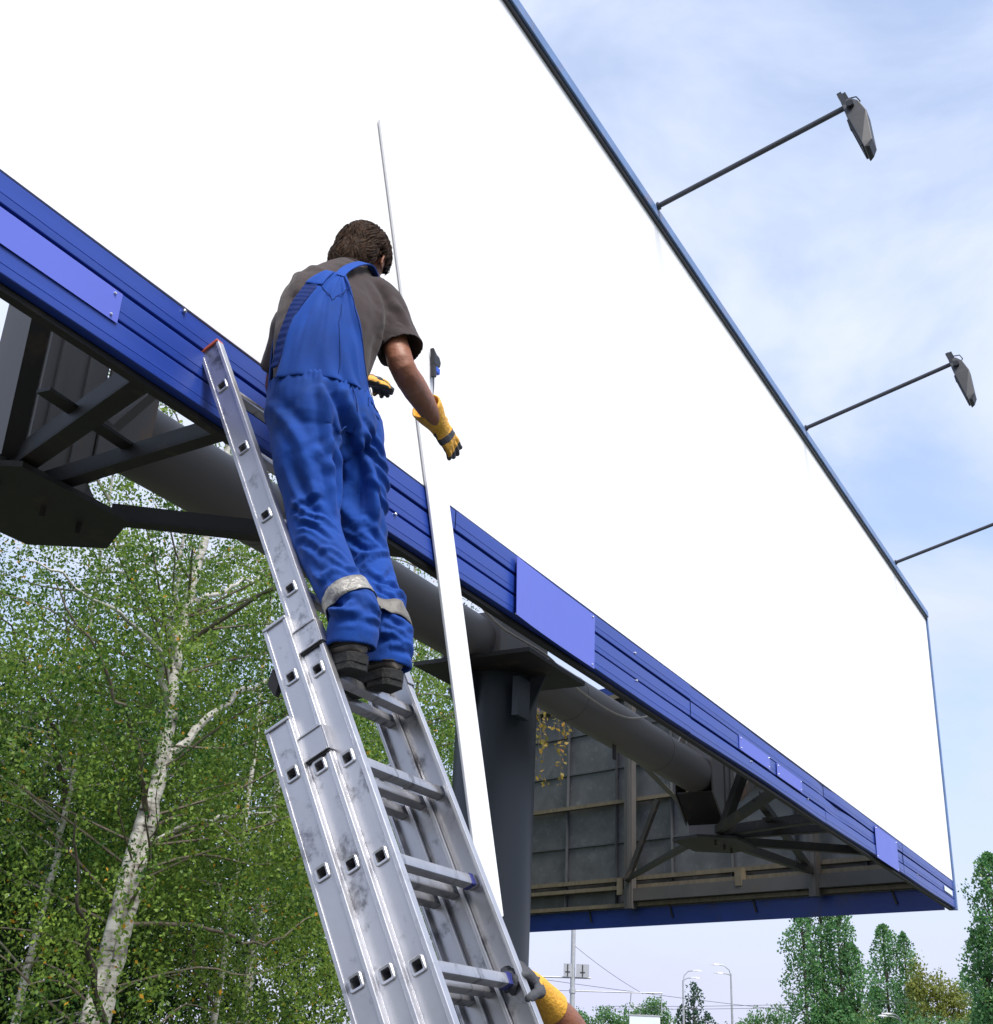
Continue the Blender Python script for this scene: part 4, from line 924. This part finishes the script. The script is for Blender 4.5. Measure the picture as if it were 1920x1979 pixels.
for P in lg: limb(q, P[:-1]+[P[-1]], [(.1, .105), (.09, .095), (.08, .085), (.076, .08), (.074, .08)], r2_, hollow=.05)
fuse(q, 'trousers', ['work_trousers'], helper, vox=.009, smooth=3, nse=.008)
for P in lg: a = P[-1]; shoe(helper, (a-f2*.07)[:2], (a+f2*.20)[:2], .019)
glove(helper, wR2+A(.010, 0, 0), A(-.86, .05, .42), A(-.35, .55, -.75), 1, (.75, 1.1, .8), cuff_r=.050, cuff_len=.105, cuff_dir=nrm(eR2-wR2), dark_back=True, size=1.02, label='dark palm of the glove closed on the ladder rail')
glove(helper, wL2, nrm(wL2-eL2), A(-.1, .2, -1), -1, (.3, .4, .3), cuff_r=.052)
# ------------------------------------------------------------------ trees
def leaf_mesh(name, c, size, matn, parent, rg, droop=.35, tones=None, aspect=.62):
    """one diamond-shaped face per leaf, tone stored leaf by leaf"""
    n = len(c); sz = size*rg.uniform(.65, 1.25, n)
    ax = rg.normal(size=(n, 3)); ax[:, 2] -= droop*1.6; ax /= np.linalg.norm(ax, axis=1)[:, None]
    t = rg.normal(size=(n, 3)); s = np.cross(ax, t); s /= np.linalg.norm(s, axis=1)[:, None]; nn = np.cross(ax, s)
    v = np.empty((n, 4, 3)); h = sz[:, None]
    v[:, 0] = c; v[:, 1] = c+ax*h*.45+s*h*aspect*.5+nn*h*.08; v[:, 2] = c+ax*h; v[:, 3] = c+ax*h*.45-s*h*aspect*.5+nn*h*.08
    me = bpy.data.meshes.new(name); me.vertices.add(n*4); me.vertices.foreach_set('co', v.astype(np.float32).ravel())
    me.loops.add(n*4); me.loops.foreach_set('vertex_index', np.arange(n*4, dtype=np.int32)); me.polygons.add(n)
    me.polygons.foreach_set('loop_start', np.arange(0, n*4, 4, dtype=np.int32)); me.materials.append(M[matn])
    me.update(calc_edges=True); me.validate()
    at = me.attributes.new('tone', 'FLOAT', 'FACE'); at.data.foreach_set('value', (rg.random(n) if tones is None else tones).astype(np.float32))
    o = link(name, me, parent); o['kind'] = 'stuff'; return o
def hang(anchors, outward, rg, nl, length, step_jit=.02):
    """leaf positions along drooping twigs that start at the anchors"""
    k = len(anchors); t = np.linspace(0, 1, nl)[None, :, None]; L = length*rg.uniform(.5, 1.3, (k, 1, 1))
    d = outward[:, None, :]*t*L*.55; p = anchors[:, None, :]+d+np.array([0, 0, -1.0])[None, None, :]*(t**1.6)*L+np.cumsum(rg.normal(size=(k, nl, 3))*step_jit*.6, axis=1)+rg.normal(size=(k, nl, 3))*step_jit
    return p.reshape(-1, 3)
def gappy(p, scale, cut, off=0.0):
    return np.array([mnoise.noise(V((x[0]*scale+off, x[1]*scale, x[2]*scale*.8))) > cut for x in p])
def birch(base, path, rad, limbs, crown_c, crown_r, n_strand, nl, seed, label, leafm='birch_leaf', lsize=.056, barkm='birch_bark', cut=-.18, extra_trunk=None, length=.85, zmin=1.0):
    t = thing('birch_tree' if barkm == 'birch_bark' else 'broadleaf_tree', base, label, 'tree', 'trees behind the billboard'); rg = np.random.default_rng(seed)
    q = MB(); P = spline(path, 6); rr = np.interp(np.linspace(0, 1, len(P)), np.linspace(0, 1, len(rad)), rad)
    P = P+rg.normal(size=P.shape)*.012; q.tube([tuple(p) for p in P], list(rr), 14)
    if extra_trunk is not None:
        P2 = spline(extra_trunk[0], 6); q.tube([tuple(p) for p in P2], list(np.linspace(extra_trunk[1], extra_trunk[2], len(P2))), 12)
    q.build('trunk', barkm, t, smooth=True)
    anchors = []; outs = []
    for L in limbs:
        P2 = spline(L[0], 6); P2[1:-1] += rg.normal(size=(len(P2)-2, 3))*.03; q = MB(); q.tube([tuple(p) for p in P2], list(np.linspace(L[1], .008, len(P2))), 8); q.build('limb', L[2] if len(L) > 2 else barkm, t, smooth=True)
    # thin branches through the crown
    q = MB(); nb = int(n_strand/70)
    for i in range(nb):
        z = rg.uniform(crown_c[2]-crown_r[2]*.9, crown_c[2]+crown_r[2]*.8); k = np.interp(z, [p[2] for p in P], range(len(P))); st = P[int(min(max(k, 0), len(P)-1))]
        a = rg.uniform(0, 6.28); ln = rg.uniform(.5, 1)*crown_r[0]*math.sqrt(max(.1, 1-((z-crown_c[2])/crown_r[2])**2)); d = A(math.cos(a), math.sin(a), rg.uniform(.15, .6))
        pts = [st, st+d*ln*.4+rg.normal(size=3)*.08, st+d*ln*.75+A(0, 0, -.05)+rg.normal(size=3)*.1, st+d*ln+A(0, 0, -.35*rg.random())]
        q.tube([tuple(p) for p in spline(pts, 3)], list(np.linspace(rg.uniform(.012, .026), .003, 10)), 5, cap=False)
        for tt in np.linspace(.25, 1, 7): anchors.append(spline(pts, 3)[int(tt*9)]); outs.append(A(d[0], d[1], 0))
    if nb: q.build('twigs', 'twig_bark' if seed % 2 else 'pale_twig', t)
    # anchors through the volume, kept where a cloud-like field leaves no gap
    m_ = n_strand-len(anchors); u = rg.normal(size=(m_*2, 3)); u /= np.linalg.norm(u, axis=1)[:, None]; rr_ = rg.random(m_*2)**.42
    vol = np.array(crown_c)+u*np.array(crown_r)*rr_[:, None]; vol = vol[gappy(vol, .75, cut, seed)]; vol = vol[vol[:, 2] > zmin][:m_]
    o_ = vol-np.array(crown_c); o_[:, 2] = 0; o_ /= (np.linalg.norm(o_, axis=1)[:, None]+1e-6)
    an = np.concatenate([np.array(anchors), vol]) if anchors else vol; ou = np.concatenate([np.array(outs), o_]) if anchors else o_
    c = hang(an, ou, rg, nl, length, .035); c = c[c[:, 2] > .4]
    c = c[gappy(c, 1.9, cut-.10, seed+7)]
    ax_ = np.array([np.interp(c[:, 2], P[:, 2], P[:, i]) for i in (0, 1)]).T; dx_ = c[:, :2]-ax_      # the shaded inside of the crown, round the trunk, is thinly leaved
    c = c[(np.linalg.norm(dx_, axis=1) > .65) | (rg.random(len(c)) < .45)]
    tone = np.clip(rg.normal(.45, .22, len(c))+.6*np.array([mnoise.noise(V(p)*.9) for p in c]), 0, .9); y = rg.random(len(c)) < .012; tone[y] = 1
    leaf_mesh('crown', c, lsize, leafm, t, rg, tones=tone); return t
birch((11.0, 8.7, 0), [(10.75, 8.7, 0), (11.0, 8.7, 1.4), (11.12, 8.7, 2.3), (11.26, 8.7, 3.3), (11.36, 8.7, 4.3), (11.44, 8.7, 5.4), (11.42, 8.75, 6.5), (11.66, 8.8, 8.0), (11.9, 8.8, 10.0), (12.0, 8.8, 11.5)], [.21, .150, .130, .112, .100, .088, .074, .058, .04, .018],
      [([(11.36, 8.7, 4.9), (11.9, 8.6, 5.55), (12.6, 8.55, 6.2), (13.4, 8.5, 6.62), (14.3, 8.4, 6.9)], .065), ([(11.42, 8.7, 6.2), (11.2, 8.7, 6.9), (11.15, 8.7, 7.8), (11.2, 8.7, 9.0)], .055), ([(11.45, 8.7, 5.7), (10.6, 8.4, 6.3), (9.6, 8.3, 6.45), (8.4, 8.2, 6.5)], .045), ([(11.3, 8.7, 3.9), (12.0, 8.5, 4.35), (12.9, 8.4, 4.6), (13.7, 8.3, 4.65)], .03), ([(11.3, 8.7, 4.3), (10.5, 8.2, 4.9), (9.6, 8.0, 5.6), (8.7, 8.0, 6.3)], .04, 'twig_bark'), ([(11.05, 8.5, 1.7), (10.4, 8.2, 2.4), (9.9, 8.0, 3.0), (9.4, 7.8, 3.9)], .05, 'dark_bark'), ([(11.2, 8.7, 3.0), (12.2, 8.4, 3.1), (13.2, 8.2, 3.0), (14.2, 8.2, 3.5)], .03, 'twig_bark'), ([(11.55, 8.7, 7.2), (12.2, 8.6, 7.6), (13.0, 8.5, 8.3)], .04)],
      (11.6, 8.9, 6.0), (3.1, 2.6, 5.6), 4300, 28, 3, 'white-barked birch with a forked trunk, nearest behind the ladder', extra_trunk=([(10.62, 8.62, 0), (10.78, 8.62, 1.6), (10.95, 8.62, 2.8), (11.1, 8.65, 3.8), (11.3, 8.7, 4.6)], .10, .06), cut=.0)
birch((11.55, 10.6, 0), [(11.5, 10.6, 0), (11.58, 10.6, 2.5), (11.62, 10.5, 4.0), (11.64, 10.5, 5.0), (11.5, 10.5, 6.5), (11.3, 10.4, 8.5), (11.2, 10.4, 10.5)], [.07, .05, .042, .036, .03, .02, .01], [([(11.62, 10.5, 4.6), (11.2, 10.5, 5.5), (10.6, 10.5, 6.1), (9.8, 10.4, 6.9)], .04, 'dark_bark')],
      (11.0, 10.9, 6.0), (2.8, 2.3, 5.2), 2600, 26, 8, 'slender grey birch standing left behind the white birch', cut=-.06)
birch((14.9, 10.4, 0), [(14.9, 10.4, 0), (15.0, 10.4, 3), (15.1, 10.4, 6), (15.0, 10.4, 9), (15.0, 10.4, 10.5)], [.06, .045, .035, .025, .012], [([(15.0, 10.4, 3.4), (14.2, 10.2, 4.2), (13.2, 10.0, 4.5)], .03), ([(15.0, 10.4, 2.2), (14.0, 10.2, 3.1), (13.4, 10.0, 4.0)], .03, 'twig_bark')],
      (14.9, 10.4, 5.6), (2.5, 2.2, 5.3), 2900, 28, 13, 'birch with hanging green twigs seen left of the ladder foot', cut=.0)
birch((17.6, 12.0, 0), [(17.6, 12, 0), (17.6, 12, 4), (17.7, 12, 8), (17.7, 12, 11)], [.10, .08, .05, .015], [([(17.6, 12, 3.6), (17.0, 11.7, 4.6), (16.3, 11.5, 5.0)], .04)],
      (17.4, 12.0, 6.5), (2.6, 2.4, 5.2), 2400, 26, 17, 'birch seen through the ladder rungs beside the column', cut=-.06)
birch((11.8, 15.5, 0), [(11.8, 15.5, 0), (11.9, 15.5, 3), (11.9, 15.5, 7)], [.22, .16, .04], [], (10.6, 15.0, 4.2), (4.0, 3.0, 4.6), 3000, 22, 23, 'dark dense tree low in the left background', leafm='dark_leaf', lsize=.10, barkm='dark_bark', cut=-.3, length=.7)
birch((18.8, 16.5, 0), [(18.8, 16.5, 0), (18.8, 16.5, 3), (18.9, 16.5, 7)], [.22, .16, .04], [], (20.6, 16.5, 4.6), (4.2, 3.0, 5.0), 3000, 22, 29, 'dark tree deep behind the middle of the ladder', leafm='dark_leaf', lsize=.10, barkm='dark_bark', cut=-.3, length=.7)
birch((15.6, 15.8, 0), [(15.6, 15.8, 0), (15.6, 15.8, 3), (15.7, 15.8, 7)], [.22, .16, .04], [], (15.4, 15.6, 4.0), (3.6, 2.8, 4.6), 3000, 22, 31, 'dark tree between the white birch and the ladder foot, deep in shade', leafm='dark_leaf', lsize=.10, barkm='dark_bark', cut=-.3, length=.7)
birch((21.6, 12.2, 0), [(21.6, 12.2, 0), (21.6, 12.2, 4), (21.7, 12.1, 9), (21.7, 12.1, 13)], [.14, .11, .06, .015], [([(21.6, 12.2, 5), (21.0, 12, 6.3), (20.2, 11.8, 7.0)], .04)], (21.4, 12.1, 8.2), (2.9, 2.4, 5.6), 3000, 26, 37, 'green birch showing between the ladder and the dark column', cut=-.12)
birch((29.5, 17.0, 0), [(29.5, 17, 0), (29.5, 17, 5), (29.6, 17, 12)], [.25, .18, .04], [], (29.4, 17.0, 8.4), (4.2, 3.2, 6.4), 3000, 22, 39, 'broad tree farthest behind the column, seen in the gap under the tube', leafm='birch_leaf', lsize=.11, barkm='dark_bark', cut=-.3, length=.8)
# one long hanging spray with autumn leaves beside the column
spray = thing('birch_spray', (9.2, 2.9, 5.35), 'thin hanging spray of yellow and orange leaves beside the column', 'branch')
rg = np.random.default_rng(5); q = MB(); lc = []
for i in range(15):
    x0 = 9.15+rg.uniform(0, .75); y0 = 2.65-rg.uniform(0, .55)+(9.9-x0)*.2; z0 = 4.9+rg.uniform(-.25, .2); ln = rg.uniform(.35, 1.15)
    pts = [A(9.15, 2.95, 5.3)+rg.normal(size=3)*.03, A(x0-.1, y0+.1, z0+.15), A(x0, y0, z0-ln*.4), A(x0+.06, y0, z0-ln)+rg.normal(size=3)*.04]
    Q = spline(pts, 6); q.tube([tuple(p) for p in Q], list(np.linspace(.004, .0012, len(Q))), 5, cap=False)
    for k in range(rg.integers(18, 40)): lc.append(Q[rg.integers(6, len(Q))]+rg.normal(size=3)*.025)
q.tube([(9.15, 2.95, 5.3), (9.35, 3.6, 5.9), (9.9, 4.8, 6.6), (10.9, 7.0, 6.8), (11.5, 8.6, 6.6)], [.006, .012, .02, .03, .035], 6)
q.build('twigs', 'twig_bark', spray); leaf_mesh('leaves', np.array(lc), .05, 'autumn_leaf', spray, rg)

def spire_tree(name, base, spires, n, matn, label, group, seed, lsize=.16, flare=1.0):
    """columnar tree: several upright leafy columns; spires rows: dx, dy, z_low, z_top, radius"""
    t = thing(name, base, label, 'tree', group); rg = np.random.default_rng(seed); b = A(*base); q = MB(); cs = []; tn = []
    for dx, dy, z0, z1, r_ in spires:
        q.tube([tuple(b), tuple(b+A(dx*.5, dy*.5, z0*.6)), tuple(b+A(dx, dy, z0+1)), tuple(b+A(dx, dy, z1-.6))], [.28, .2, .12, .03], 8)
        k = int(n*(z1-z0)*r_); h = rg.random(k); z = z0+(z1-z0)*h; prof = r_*np.clip(np.minimum(1.0, (1-h)*5.5)**.5*np.minimum(1, .35+h*3.2), .05, 1)
        a = rg.uniform(0, 6.28, k); lump = .66+.62*np.array([mnoise.noise(V((math.cos(x)*1.6+seed, math.sin(x)*1.6+dx*3, y*.9))) for x, y in zip(a, z)])
        rad = prof*lump*np.sqrt(rg.uniform(.18, 1, k)); p = np.stack([b[0]+dx+np.cos(a)*rad, b[1]+dy+np.sin(a)*rad, z], 1)
        keep = np.array([mnoise.noise(V(x)*1.5) > -.30 for x in p]); p = p[keep]; cs.append(p); tn.append(np.clip(rg.normal(.45, .25, len(p)), 0, 1))
        for i in range(int((z1-z0)*2.2)):
            zz = rg.uniform(z0, z1-.8); aa = rg.uniform(0, 6.28); l_ = r_*rg.uniform(.25, .5); s0 = b+A(dx, dy, zz-.6); q.tube([tuple(s0), tuple(s0+A(math.cos(aa)*l_*.6, math.sin(aa)*l_*.6, .6)), tuple(s0+A(math.cos(aa)*l_, math.sin(aa)*l_, 1.1))], [.05, .03, .01], 5)
    q.build('trunk', 'dark_bark', t, smooth=True); c = np.concatenate(cs)
    leaf_mesh('crown', c, lsize, matn, t, rg, droop=-.5, tones=np.concatenate(tn), aspect=.75); return t
def round_tree(name, base, lobes, n, matn, label, group, seed, lsize=.26):
    """broad tree: limbs reaching into several uneven leafy lobes; lobes rows: dx, dy, z, rx, rz"""
    t = thing(name, base, label, 'tree', group); rg = np.random.default_rng(seed); b = A(*base); q = MB(); cs = []; tn = []
    zt = np.mean([l[2] for l in lobes]); q.tube([tuple(b), tuple(b+A(.1, 0, zt*.4)), tuple(b+A(0, .1, zt*.8))], [.3, .22, .12], 8)
    for dx, dy, z, rx, rz in lobes:
        q.tube([tuple(b+A(0, 0, zt*.5)), tuple(b+A(dx*.5, dy*.5, (zt*.5+z)/2)), tuple(b+A(dx, dy, z))], [.14, .09, .03], 6)
        k = int(n*rx*rz); u = rg.normal(size=(k, 3)); u /= np.linalg.norm(u, axis=1)[:, None]; r_ = rg.random(k)**.4
        lump = .75+.5*np.array([mnoise.noise(V(x)*2.2+V((seed, dx, 0))) for x in u]); p = b+A(dx, dy, z)+u*np.array([rx, rx, rz])*(r_*lump)[:, None]
        keep = np.array([mnoise.noise(V(x)*.9) > -.28 for x in p]); p = p[keep]; cs.append(p); tn.append(np.clip(rg.normal(.45, .25, len(p))+.15*u[keep][:, 2]*0, 0, 1))
    q.build('trunk', 'dark_bark', t, smooth=True); leaf_mesh('crown', np.concatenate(cs), lsize, matn, t, rg, tones=np.concatenate(tn)); return t
PG = 'poplars beyond the road'
spire_tree('poplar_tree', (75.0, 17.8, 0), [(-.9, 1.0, 1, 11.4, 1.65), (-.1, .15, 1.5, 12.4, 1.3), (.35, -.7, 1.2, 11.8, 1.4), (1.1, -1.2, 1, 9.4, 1.35), (.2, -.2, .5, 6.4, 2.6)], 520, 'poplar_leaf', 'bushy poplar of several tall columns rising to the underside of the billboard', PG, 41)
spire_tree('poplar_tree', (85.6, 16.3, 0), [(-.3, .5, 2, 11.5, 1.55), (.4, -.6, 2, 11.1, 1.05), (-.6, 1.2, .5, 7.7, 1.4), (.7, -1.0, .5, 8.0, 1.7), (0, 0, .5, 6.2, 2.6)], 520, 'poplar_leaf', 'twin-topped poplar, smaller, right of the bushy one', PG, 43)
spire_tree('poplar_tree', (63.6, 6.4, 0), [(-.2, .3, 2, 12.1, 1.6), (.6, -1.0, 1.5, 12.8, 2.0), (-.3, .9, 1, 8.8, 1.5), (.8, -.4, .5, 6.7, 2.6)], 560, 'poplar_leaf', 'tallest poplar at the right edge of the photo', PG, 47)
FG = 'far trees along the road'
round_tree('broadleaf_tree', (76.8, 12.4, 0), [(-.4, .7, 7.2, 1.0, 2.2), (.2, -.2, 6.6, 1.4, 2.0), (.6, -1.0, 6.2, 1.2, 1.9), (0, .2, 4.6, 2.0, 1.8)], 700, 'yellowing_leaf', 'yellowing feathery tree between the poplars at the right', FG, 51, .17)
round_tree('broadleaf_tree', (79.5, 10.3, 0), [(0, .6, 6.8, 1.2, 2.0), (.4, -.4, 7.2, 1.0, 1.6), (0, 0, 5, 2.2, 2.0)], 600, 'far_leaf', 'pale green tree just left of the tallest poplar', FG, 53, .18)
round_tree('broadleaf_tree', (72.0, 11.3, 0), [(0, .8, 4.6, 1.6, 1.1), (.2, -.8, 4.5, 1.6, 1.2), (0, 0, 3.2, 2.2, 1.8)], 600, 'far_leaf', 'low bright shrub-like tree at the bottom right corner', FG, 57, .17)
round_tree('broadleaf_tree', (80.2, 18.6, 0), [(0, .3, 4.9, 1.0, 1.5), (.2, -1.4, 5.2, 1.1, 1.6), (0, -.4, 3.2, 2.0, 1.8)], 600, 'yellowing_leaf', 'small olive tree filling the gap between the two poplars', FG, 59, .17)
round_tree('broadleaf_tree', (98.5, 29.0, 0), [(-.3, .6, 6.0, 1.2, 1.5), (.2, -.8, 6.6, 1.2, 1.6), (0, 1.8, 5.2, 1.3, 1.3), (0, 0, 4, 2.6, 2.2)], 420, 'far_leaf', 'rounded tree left of the bushy poplar, behind the second street lamp', FG, 61, .22)
round_tree('broadleaf_tree', (107.5, 47.4, 0), [(-.5, 1.0, 6.2, 1.5, 1.5), (.2, -.8, 6.5, 1.6, 1.6), (.6, -2.2, 5.9, 1.6, 1.6), (0, 0, 4, 3.0, 2.2)], 420, 'far_leaf', 'dark green tree just right of the pale mast', FG, 63, .24)
round_tree('broadleaf_tree', (104.6, 41.2, 0), [(-.3, .9, 6.4, 1.7, 1.7), (.2, -.6, 7.2, 1.5, 1.5), (.3, -1.6, 6.0, 1.4, 1.5), (0, 0, 4, 3.0, 2.4)], 420, 'far_leaf', 'rounded tree with a domed top behind the white panel', FG, 67, .24)
round_tree('broadleaf_tree', (112.8, 37.6, 0), [(-.3, 1.9, 5.6, 1.6, 1.4), (.2, .2, 5.5, 1.5, 1.4), (.3, -1.8, 5.8, 1.6, 1.5), (0, 0, 4, 3.4, 2.0)], 420, 'far_leaf', 'low hedge-like tree behind the first street lamp', FG, 71, .24)
round_tree('broadleaf_tree', (92.0, 24.6, 0), [(-.3, 1.2, 4.6, 1.5, 1.2), (.2, -.9, 4.4, 1.4, 1.2), (0, 0, 3.2, 2.6, 1.8)], 420, 'far_leaf', 'low tree at the foot of the bushy poplar', FG, 73, .22)
round_tree('broadleaf_tree', (118.0, 56.0, 0), [(-.5, 2.0, 5.6, 2.0, 1.6), (.2, -.8, 6.0, 2.0, 1.6), (0, 0, 4, 3.4, 2.2)], 420, 'far_leaf', 'distant dark tree between the column and the mast', FG, 79, .26)
spire_tree('conifer_tree', (96.2, 33.9, 0), [(0, 0, 3.0, 8.7, .95), (-.2, .9, 3, 7.0, .8), (.3, -.8, 2, 6.6, .9)], 260, 'conifer_leaf', 'tall thin pine behind the first street lamp', FG, 83, .22)
# ------------------------------------------------------------------ street furniture in the distance
sd_ = V((.47, -.88, 0)).normalized()       # across the view, to the right
mb_ = V((63.35, 28.2, 0))
t = thing('mast', mb_, 'pale steel mast with cross arms and two sign backs right of the column', 'mast')
q = MB(); q.tube([mb_, mb_+V((0, 0, 6)), mb_+V((0, 0, 13))], [.15, .13, .105], 16); q.build('pole', 'galv_pole', t, smooth=True)
q = MB(); q.tube([mb_+V((0, 0, 5.72)), mb_+V((0, 0, 5.92))], .17, 16); q.build('collar', 'galv_pole', t, smooth=True)
q = MB(); q.tube([mb_+sd_*-3.4+V((0, 0, 6.44)), mb_+sd_*.95+V((0, 0, 6.50))], .045, 8); a_ = q.build('sign_arm', 'galv_pole', t, smooth=True)
q = MB(); q.tube([mb_+sd_*.1+V((0, 0, 5.83)), mb_+sd_*4.75+V((0, 0, 5.92))], .032, 8); q.tube([mb_+sd_*4.7+V((0, 0, 5.92)), mb_+sd_*4.7+V((0, 0, 4.9))], .028, 8); q.build('wire_arm', 'galv_pole', t, smooth=True)
q = MB(); q.tube([mb_+sd_*3.1+V((0, 0, 5.88)), mb_+sd_*3.05+V((0, 0, 5.3)), mb_+sd_*3.6+V((0, 0, 5.12))], .03, 6); q.build('arm_bracket', 'galv_pole', t, smooth=True)
for o_, w_ in ((-.27, .44), (.52, .68)):
    c_ = mb_+sd_*o_+V((-.16, -.08, 6.84)); q = MB(); q.box(c_, (w_, .03, .66), (sd_, sd_.cross(up), up)); s_ = q.build('sign_panel', 'sign_back', t)
    q = MB(); nrm_ = sd_.cross(up); q.box(c_-nrm_*-.03, (.05, .03, .6), (sd_, nrm_, up)); q.box(c_-nrm_*-.03-V((0, 0, .08)), (.26, .025, .04), (sd_, nrm_, up)); q.build('stiffener', 'dark_steel', s_)
def street_lamp(base, h, arms, label):
    b = V(base); t = thing('street_lamp', b, label, 'street lamp', 'street lamps along the road'); q = MB()
    q.tube([b, b+V((0, 0, h*.55)), b+V((0, 0, h))], [.10, .075, .05], 12); q.build('pole', 'galv_pole', t, smooth=True)
    for sx_, rise, z0 in arms:
        q = MB(); P = [b+V((0, 0, z0)), b+sd_*sx_*.12+V((0, 0, z0+rise*.55)), b+sd_*sx_*.55+V((0, 0, z0+rise*.95)), b+sd_*sx_+V((0, 0, z0+rise))]
        q.tube(P, .035, 8); ar = q.build('arm', 'galv_pole', t, smooth=True); e = P[-1]; dd = sd_*(1 if sx_ > 0 else -1)
        q = MB(); secs = [(-.08, .04, .03), (.0, .07, .05), (.30, .10, .07), (.55, .05, .03)]; vs = []
        for u, w, hh in secs: vs += [e+dd*u+sd_.cross(up)*w+V((0, 0, -hh*.4)), e+dd*u+sd_.cross(up)*w*.6+V((0, 0, hh)), e+dd*u-sd_.cross(up)*w*.6+V((0, 0, hh)), e+dd*u-sd_.cross(up)*w+V((0, 0, -hh*.4))]
        q.add(vs, [(i*4+k, i*4+(k+1) % 4, i*4+4+(k+1) % 4, i*4+4+k) for i in range(3) for k in range(4)]+[(3, 2, 1, 0), (12, 13, 14, 15)]); q.build('lamp_head', 'sign_back', ar)
    return t
street_lamp((78.6, 27.9, 0), 7.55, ((.62, .70, 7.45), (.5, .32, 7.4)), 'street lamp with two heads curving to the right')
street_lamp((77.75, 24.45, 0), 7.9, ((-.7, .62, 7.75), (-.5, .14, 7.75)), 'street lamp with two heads curving to the left')
street_lamp((77.0, 14.3, 0), 5.35, ((-.75, .30, 5.3), (-.5, .42, 5.3)), 'lowest street lamp, white heads just above the bottom edge')
b = V((54.95, 20.55, 0)); t = thing('lightbox_sign', b, 'white panel top at the bottom edge in front of the far trees', 'sign')
q = MB(); q.box(b+V((0, 0, 3.62)), (1.36, .22, 1.3), (sd_, sd_.cross(up), up)); pn_ = q.build('panel', 'white_box', t, bevel=.03)
q = MB(); q.box(b+V((0, 0, 4.285)), (1.44, .26, .05), (sd_, sd_.cross(up), up)); q.build('cap', 'sign_back', pn_)
q = MB(); q.tube([b, b+V((0, 0, 3.0))], .09, 12); q.build('post', 'galv_pole', t, smooth=True)
def wire(a, b_, sag, r_, label):
    a, b_ = V(a), V(b_); P = [a+(b_-a)*(i/14)-V((0, 0, sag*4*(i/14)*(1-i/14))) for i in range(15)]; q = MB(); q.tube(P, r_, 5, cap=False); tag(q.build('overhead_wire', 'wire', None), label, 'wire', 'overhead wires')
m8 = mb_+V((0, 0, 8.15))
wire(m8, mb_+sd_*3.75+V((1.6, .7, 5.95)), .12, .013, 'wire slanting down from the mast to its long arm')
wire(m8-sd_*.1+V((0, 0, .9)), mb_-sd_*9+V((0, 0, 14.0)), .3, .011, 'faint wire rising left from the mast to behind the column')
wire(mb_+sd_*-6+V((0, 0, 6.75)), mb_+sd_*34+V((30, 10, 6.4)), .5, .014, 'long wire crossing above the far tree tops')
wire(mb_+sd_*2+V((8, 4, 5.6)), mb_+sd_*30+V((14, 5, 8.3)), .35, .014, 'wire climbing to the right behind the second street lamp')
wire(mb_+sd_*2+V((8, 4, 5.45)), mb_+sd_*30+V((14, 5, 8.1)), .35, .014, 'second wire close below the one climbing right')
wire(mb_+sd_*-6+V((0, 0, 5.83)), mb_+V((0, 0, 5.83)), .03, .012, 'short wire reaching the mast collar from the left')
